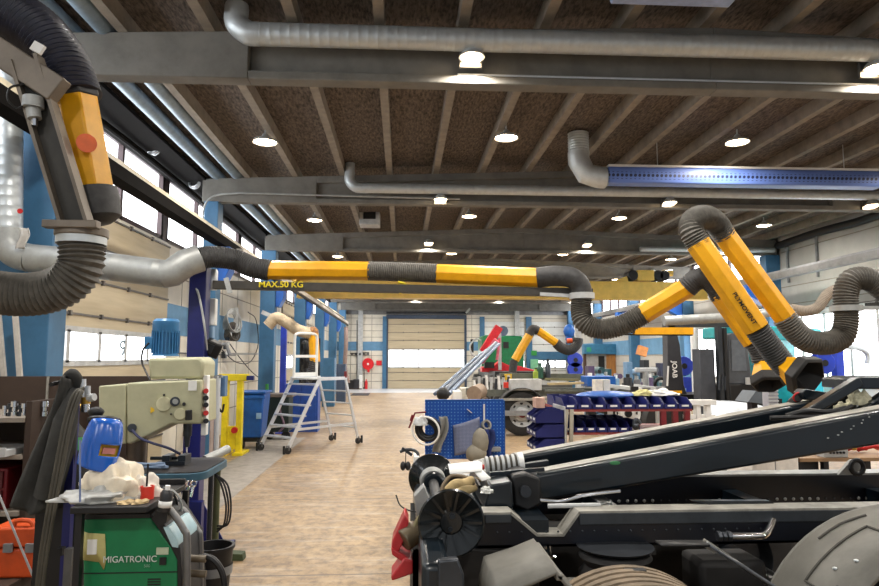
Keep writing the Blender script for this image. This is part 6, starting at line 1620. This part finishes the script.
# ---- line of machines along the mid right
mm_ = [mat('mach_navy', (36, 42, 70), .5), mat('mach_purple', (92, 74, 110), .5), mat('mach_grey', (110, 112, 116), .5), mat('mach_black', (32, 32, 36), .5), mat('mach_teal', (40, 84, 92), .5), mat('mach_sky', (120, 160, 196), .5)]
row = [(588, 596, 366, 5, 'pale blue'), (597, 606, 362, 2, 'grey'), (607, 613, 369, 2, 'smaller grey'), (617, 623, 368, 5, 'sky blue'), (627, 634, 362, 3, 'black'), (635, 642, 364, 3, 'tall black'), (644, 651, 360, 1, 'purple'), (652, 659, 361, 0, 'navy'), (660, 666, 363, 4, 'dark teal')]
for k, (a, b, py, mi, cn) in enumerate(row):
    Ym = 20 + (k % 3) * .8
    p0, p1 = at(a, 380, Ym), at(b, 380, Ym); zt_ = at((a + b) / 2, py, Ym).z
    t = thing('workshop_machine', cn + ' workshop machine in the row beyond the second truck, ' + NTH[k] + ' from the office', 'machine', ((p0.x + p1.x) / 2, Ym + .2, 0), 'machines beyond the second truck')
    obj('machine_base', MB().box(p0.x, p1.x, Ym, Ym + .5, 0, zt_ * .62), mm_[mi], t, bev=.02)
    obj('machine_head', MB().cyl(((p0.x + p1.x) / 2, Ym - .05, zt_ * .84), ((p0.x + p1.x) / 2, Ym + .45, zt_ * .84), max(.05, (p1.x - p0.x) * .42), n=14) if k % 2 else MB().box(p0.x + .04, p1.x - .02, Ym + .05, Ym + .45, zt_ * .68, zt_), mm_[(mi + 2) % 6], t, bev=.01)
    obj('column', MB().box(p0.x * .6 + p1.x * .4, p0.x * .4 + p1.x * .6, Ym + .2, Ym + .3, zt_ * .6, zt_ * .9), galvd, t)
    obj('control_panel', MB().cb(((p0.x + p1.x) / 2, Ym - .02, zt_ * .5), ((p1.x - p0.x) * .5, .04, .18)), (ltgrey, white, blackm)[k % 3], t)
gs = thing('grinder_stand', 'pale pedestal grinder with a wide white wheel guard before the row of machines', 'grinder', (at(646, 385, 17).x, 17, 0))
obj('pedestal', MB().cyl((at(646, 385, 17).x, 17, .02), (at(646, 385, 17).x, 17, at(646, 371, 17).z), .08, n=14), galvd, gs)
obj('guard_arm', MB().bar(at(635, 370, 17), at(656, 370, 17), .14, .13), ltgrey, gs, bev=.03)
obj('foot', MB().box(at(640, 385, 17).x, at(652, 385, 17).x, 16.8, 17.2, 0, .03), galvd, gs)
one('orange_lamp_box', MB().cb(at(642, 351, 24), (.35, .2, .35), (0, .3, 0)), mat('box_rust', (196, 128, 66), .6), 'rusty orange box hung on the blue column beyond the machines', 'box')
one('steering_wheel', MB().torus(at(661, 384, 14.5), (.2, 1, .1), .13, .04, 24, 8), blackm, 'small black hand wheel on the second truck below the black arm', 'hand wheel')

# ---- black hook arm with lettering on the third truck
Yj = 14.0
ja = thing('hook_lift', 'black hook lift arm lettered in white standing behind the bins', 'hook lift', at(675, 395, Yj))
def j_(px, py, dy=0): return at(px, py, Yj + dy)
obj('upright_arm', MB().prism([j_(667, 322), j_(674, 321), j_(680, 345), j_(684, 385), j_(687, 394), j_(664, 394), j_(668, 380)], (0, .28, 0)), mat('hook_black', (54, 54, 58), .45, .1, .1, 4), ja, bev=.01)
obj('top_arm', MB().prism([j_(666, 321), j_(672, 318), j_(745, 321.5), j_(745, 327), j_(690, 327), j_(678, 336), j_(672, 334)], (0, .26, 0)), mat('hook_dark', (50, 54, 56), .45), ja, bev=.01)
obj('arm_base', MB().box(j_(650, 396).x, j_(766, 396).x, Yj - .1, Yj + .9, j_(700, 401).z, j_(700, 394).z), blackm, ja, bev=.01)
obj('yellow_mark', MB().cb(j_(670, 331, -.02), (.12, .03, .1)), yellow, ja)
obj('yellow_mark', MB().cb(j_(676, 392, -.12), (.25, .03, .06)), yellow, ja)
obj('arm_wheel', MB().cyl((j_(668, 402).x, Yj, .5), (j_(668, 402).x, Yj + .3, .5), .5, n=26), tyred, ja)
obj('arm_wheel', MB().cyl((j_(740, 402).x, Yj, .5), (j_(740, 402).x, Yj + .3, .5), .5, n=26), tyred, ja)
obj('chassis', MB().box(j_(650, 400).x, j_(790, 400).x, Yj + .3, Yj + .9, .75, j_(700, 400).z), blackm, ja)
text('arm_lettering', 'JOAB', .15, white, j_(674.5, 369.5, -.02), Euler((PI / 2, 0, 0)).to_matrix() @ Euler((0, 0, R(-90))).to_matrix(), ja, 1.05, True)
obj('white_stripe', MB().bar(j_(667.3, 386, -.01), j_(668.3, 366, -.01), .035, .01, (0, 1, 0)), white, ja)
reel(682.5, 366, 15.4, .23, 'blue hose reel right behind the lettered black arm')
cab2 = thing('blue_case', 'blue parts case under the reel behind the lettered black arm', 'case', at(683, 392, 15.4))
obj('case_body', MB().box(at(676, 385, 15.4).x, at(690, 385, 15.4).x, 15.3, 15.6, at(683, 394, 15.4).z, at(683, 377, 15.4).z), royal, cab2, bev=.01)
obj('case_stand', MB().box(at(678, 385, 15.4).x, at(688, 385, 15.4).x, 15.35, 15.55, 0, at(683, 394, 15.4).z), blackm, cab2)
obj('case_label', MB().cb(at(682, 390, 15.28), (.2, .02, .08)), MATS['label_sky'], cab2)
wpp = at(694, 370, 16)
one('service_pipe', MB().cyl((wpp.x, 16, .0), (wpp.x, 16, at(694, 322, 16).z), .06, n=12), white, 'white vertical service pipe behind the blue case', 'pipe')
one('service_pipe', MB().cyl((at(698, 370, 16.2).x, 16.2, 0), (at(698, 370, 16.2).x, 16.2, at(694, 318, 16).z), .045, n=12), ltgrey, 'slim grey vertical pipe next to the white service pipe', 'pipe')

# ---- dark forklift mast, teal machine
Yf = 13.0
db_ = thing('control_cabinet', 'dark grey control cabinet beside the lettered black arm', 'cabinet', (at(708, 392, Yf).x, Yf, 0))
obj('cabinet_body', MB().box(at(701, 390, Yf).x, at(716, 390, Yf).x, Yf, Yf + .35, .5, at(708, 349, Yf).z), mat('cab_slate', (62, 66, 74), .5), db_, bev=.01)
obj('cabinet_stand', MB().box(at(702, 390, Yf).x, at(715, 390, Yf).x, Yf + .03, Yf + .3, 0, .5), blackm, db_)
fk = thing('forklift', 'charcoal forklift truck with mast turned away beside the teal machine', 'forklift', (at(738, 400, Yf).x, Yf, 0))
def f_(px, py, dy=0): return at(px, py, Yf + dy)
obj('cab_back', MB().prism([f_(728, 335), f_(732, 333), f_(746, 334), f_(751, 372), f_(752, 384), f_(729, 384)], (0, .5, 0)), mat('fork_grey', (78, 82, 88), .45), fk, bev=.015)
obj('window_panel', MB().prism([f_(731, 340, -.015), f_(744, 340, -.015), f_(747, 371, -.015), f_(732, 371, -.015)], (0, .02, 0)), mat('fork_glass', (96, 102, 110), .3), fk)
obj('mast_rail', MB().box(f_(718, 390).x, f_(722, 390).x, Yf - .1, Yf + .05, .1, f_(720, 326).z), gunmetal, fk)
obj('mast_rail', MB().box(f_(724, 390).x, f_(727, 390).x, Yf - .1, Yf + .05, .1, f_(720, 328).z), blackm, fk)
obj('counterweight', MB().box(f_(728, 390).x, f_(756, 390).x, Yf - .05, Yf + .9, .35, f_(740, 384).z), blackm, fk, bev=.03)
obj('lamp', MB().cb(f_(748, 381, -.08), (.09, .05, .14)), ltgrey, fk)
for k in range(3): obj('lever', MB().cyl(f_(719 + 3 * k, 390, -.2), f_(720 + 2.5 * k, 372 + 2 * k, -.2), .02, n=8), gunmetal, fk)
for px in (732, 752): obj('wheel', MB().cyl((f_(px, 395).x, Yf - .05, .3), (f_(px, 395).x, Yf + .2, .3), .3, n=22), tyred, fk)
Yt = 15.5
tm = thing('teal_machine', 'large teal machine body behind the charcoal forklift', 'machine', (at(765, 400, Yt).x, Yt, 0))
def t_(px, py, dy=0): return at(px, py, Yt + dy)
obj('upper_body', MB().prism([t_(724, 338), t_(724, 326), t_(752, 325), t_(822, 329), t_(822, 341)], (0, 1.2, 0)), teal, tm, bev=.04)
obj('main_body', MB().prism([t_(750, 400), t_(750, 338), t_(766, 338), t_(776, 360), t_(778, 400)], (0, 1.4, 0)), mat('teal_dark', (22, 112, 116), .35), tm, bev=.04)
obj('glass_panel', MB().box(t_(778, 355).x, t_(800, 355).x, Yt + .2, Yt + .25, t_(790, 366).z, t_(790, 337).z), mat('teal_glass', (110, 190, 196), .15), tm)
obj('rear_body', MB().box(t_(778, 385).x, t_(822, 385).x, Yt + .4, Yt + 1.4, .4, t_(800, 372).z), teal, tm, bev=.05)
obj('cyan_tank', MB().prism([t_(812, 400, -.4), t_(812, 380, -.4), t_(817, 376, -.4), t_(823, 380, -.4), t_(825, 400, -.4)], (0, .4, 0)), mat('cyan', (30, 190, 206), .4), tm, bev=.02)
for px in (760, 812): obj('wheel', MB().cyl((t_(px, 410).x, Yt + .1, .5), (t_(px, 410).x, Yt + .4, .5), .5, n=22), tyred, tm)
ws = thing('corrugated_panel', 'pale ribbed upright sheet below the big hexagonal hood', 'sheet', at(772, 405, 7))
cx0, cx1 = at(768.5, 400, 7).x, at(778, 400, 7).x
cmb = MB().box(cx0, cx1, 7, 7.12, at(773, 425, 7).z, at(773, 381, 7).z)
obj('sheet_body', cmb, mat('sheet_pale', (176, 176, 184), .5), ws)
for k in range(12): obj('rib', MB().box(cx0, cx1, 6.985, 7.0, at(773, 422 - 3.4 * k, 7).z, at(773, 420.5 - 3.4 * k, 7).z), ltgrey, ws)
obj('support_leg', MB().box(cx0 + .02, cx1 - .02, 7.02, 7.1, 0, at(773, 425, 7).z), midgrey, ws)
gb2 = thing('grey_flap', 'folded dark grey flap beside the ribbed upright sheet', 'flap', at(757, 402, 7.4))
obj('flap_body', MB().prism([at(748, 402, 7.4), at(756, 391, 7.4), at(768, 392, 7.4), at(764, 404, 7.4)], (0, .3, 0)), mat('flap_slate', (88, 96, 104), .5), gb2)
obj('flap_stand', MB().box(at(756, 402, 7.4).x, at(762, 402, 7.4).x, 7.5, 7.6, 0, at(757, 402, 7.4).z), blackm, gb2)
bl2 = thing('blue_column_stand', 'bright blue post carrying a blue reel before the bright folding doors', 'post', (at(842, 400, 14).x, 14, 0))
obj('post_body', MB().box(at(838, 390, 14).x, at(846, 390, 14).x, 14, 14.2, 0, at(842, 342, 14).z), royal, bl2, bev=.006)
obj('post_foot', MB().box(at(834, 390, 14).x, at(850, 390, 14).x, 13.9, 14.3, 0, .04), royal, bl2)
reel(822, 363, 13.9, .24, 'blue hose reel on the bright blue post by the folding doors')
one('water_tap', MB().tube(smooth([at(846, 346, 14), at(860, 348, 14), at(868, 354, 14), at(868, 364, 14)], 6), .07, 10), galv, 'bent silver pipe outlet before the bright folding doors', 'pipe')
gp = at(798, 397, 4.15)
gg = obj('gauge', MB().cyl(gp, gp + V((.02, .1, -.04)), .028, n=16), blackm, tk)
obj('gauge_ring', MB().torus(gp, (0, 1, .4), .03, .006, 20, 8), red, gg)
# ---- bench with red hoses seen under the raised arm
Yw = 6.4
wb2 = thing('steel_workbench', 'dark framed work bench strewn with red hoses under the raised truck arms', 'bench', (at(835, 470, Yw).x, Yw + .3, 0))
zb2 = at(835, 458, Yw).z
obj('bench_top', MB().box(at(800, 467, Yw).x, at(920, 467, Yw).x, Yw, Yw + .8, zb2 - .035, zb2), mat('bench_tan', (150, 120, 88), .6), wb2)
for px in (802, 828, 870): obj('leg', MB().box(at(px - 2.5, 470, Yw).x, at(px + 2.5, 470, Yw).x, Yw + .02, Yw + .08, 0, zb2 - .035), blackm, wb2)
obj('drawer_unit', MB().box(at(802, 470, Yw).x, at(825, 470, Yw).x, Yw + .1, Yw + .6, zb2 - .5, zb2 - .036), blackm, wb2)
rl = ['coil nearest the grey crate', 'second from the grey crate', 'third from the grey crate', 'fourth from the grey crate', 'farthest from the grey crate']
for k in range(5):
    p = at(816 + 12 * k, 458, Yw + .4)
    one('red_hose', MB().tube(smooth([V((p.x - .1, Yw + .35, zb2 + .03)), V((p.x - .02, Yw + .2 + .1 * (k % 2), zb2 + .07 + .02 * (k % 3))), V((p.x + .09, Yw + .3, zb2 + .05)), V((p.x + .02, Yw + .45, zb2 + .1)), V((p.x - .08, Yw + .4, zb2 + .05))], 7), .022, 8), mat('hose_red', (190, 36, 40), .5) if k % 3 != 2 else mat('hose_yellow', (214, 180, 60), .5), ('yellow' if k % 3 == 2 else 'red') + ' hose coil on the work bench, ' + rl[k], 'hose', 'hose coils on the work bench')
gc = thing('grey_crate', 'pale grey module with round ports on the work bench', 'module', at(838, 460, Yw))
gx0, gx1 = at(826, 458, Yw).x, at(850, 458, Yw).x
obj('module_body', MB().box(gx0, gx1, Yw + .02, Yw + .16, zb2 + .001, zb2 + .1), ltgrey, gc, bev=.006)
for k in range(5): obj('port', MB().cyl((gx0 + .06 + .035 * k, Yw + .03, zb2 + .05), (gx0 + .06 + .035 * k, Yw + .01, zb2 + .05), .012, n=12), blackm, gc)
wc = thing('white_cupboard', 'low white cupboard seen under the raised arm near the work bench', 'cupboard', (at(780, 475, 6.2).x, 6.2, 0))
wx0, wx1 = at(752, 470, 6.2).x, at(799, 470, 6.2).x
obj('cupboard_body', MB().box(wx0, wx1, 6.2, 6.7, 0, at(790, 456, 6.2).z), mat('cup_white', (232, 226, 218), .5), wc, bev=.01)
obj('door_seam', MB().box((wx0 + wx1) / 2 - .004, (wx0 + wx1) / 2 + .004, 6.195, 6.2, .05, at(790, 460, 6.2).z), midgrey, wc)
obj('blue_mat', MB().box(wx1 - .12, wx1 + .1, 6.2, 6.6, at(790, 456, 6.2).z, at(790, 456, 6.2).z + .025), royal, wc)

# ---- small goods along the second truck and the row of machines
goods = [(590, 373, .3, .42, 'mach_grey', 'grey lidded drum'), (600, 370, .24, .5, 'mach_sky', 'pale blue canister'), (606, 372, .2, .4, 'white_paint', 'white canister'), (616, 375, .2, .34, 'mach_sky', 'sky blue drum'), (628, 374, .26, .45, 'mach_black', 'black drum'), (637, 376, .2, .3, 'mach_grey', 'short grey drum'), (650, 374, .22, .42, 'mach_purple', 'purple drum'), (656, 372, .18, .5, 'mach_teal', 'teal canister')]
for k, (px, py, r, h, mk, nm) in enumerate(goods):
    p = at(px, 383, 18.7); zt_ = at(px, py, 18.7).z
    r *= .5; t = thing('drum', nm + ' standing before the row of machines beyond the second truck', 'drum', (p.x, 18.7, 0), 'drums before the machines')
    obj('drum_body', MB().lathe([(0, 0), (r, 0), (r, zt_ * .3), (r * 1.04, zt_ * .32), (r, zt_ * .34), (r, zt_ * .9), (r * .9, zt_ * .93), (0, zt_ * .93)], (p.x, 18.7, 0), n=18), MATS[mk], t)
    obj('drum_lid', MB().cyl((p.x, 18.7, zt_ * .93), (p.x, 18.7, zt_), r * .45, n=14), (MATS['white_paint'], blackm, galvd)[k % 3], t)
bs = [(622, 388, 'long silver bar'), (634, 389, 'white angle bar'), (648, 388, 'pale channel bar')]
for k, (px, py, nm) in enumerate(bs):
    p = at(px, py, 12.4)
    t = thing('steel_bar', nm + ' laid across the trestle beyond the navy bins', 'bar', (p.x, 12.4, p.z), 'bars on the trestle')
    obj('bar_body', MB().bar(at(px - 14, py - 2.5, 12.5), at(px + 12, py + 1, 12.3), .09, .06), (galv, white, ltgrey)[k], t)
    obj('bar_end', MB().cb(at(px + 12, py + 1, 12.28), (.14, .1, .1)), (blackm, greysteel, midgrey)[k], t)
tq = thing('trestle', 'low grey trestle under the pale bars beyond the navy bins', 'trestle', (at(636, 392, 12.4).x, 12.4, 0))
zt_ = at(636, 391, 12.4).z
obj('trestle_beam', MB().box(at(605, 391, 12.4).x, at(664, 391, 12.4).x, 12.35, 12.5, zt_ - .1, zt_ - .02), galvd, tq)
for px in (610, 658): obj('leg', MB().box(at(px, 395, 12.4).x - .04, at(px, 395, 12.4).x + .04, 12.38, 12.46, 0, zt_ - .1), galvd, tq)
# ================================================================== daylight fill through the open back, and view
w = bpy.data.worlds.new('daylight_fill'); SC.world = w; w.use_nodes = True  # even sky; the hall's back is left open so it works as fill
bg = w.node_tree.nodes['Background']; bg.inputs[0].default_value = (.86, .93, 1, 1); bg.inputs[1].default_value = .65
SC.view_settings.view_transform = 'Standard'; SC.view_settings.look = 'None'
SC.view_settings.gamma = 1; SC.view_settings.use_curve_mapping = False
SC.view_settings.exposure = EXPO
SC.cycles.use_denoising = True
SC.cycles.max_bounces = 8
SC.cycles.sample_clamp_indirect = 6
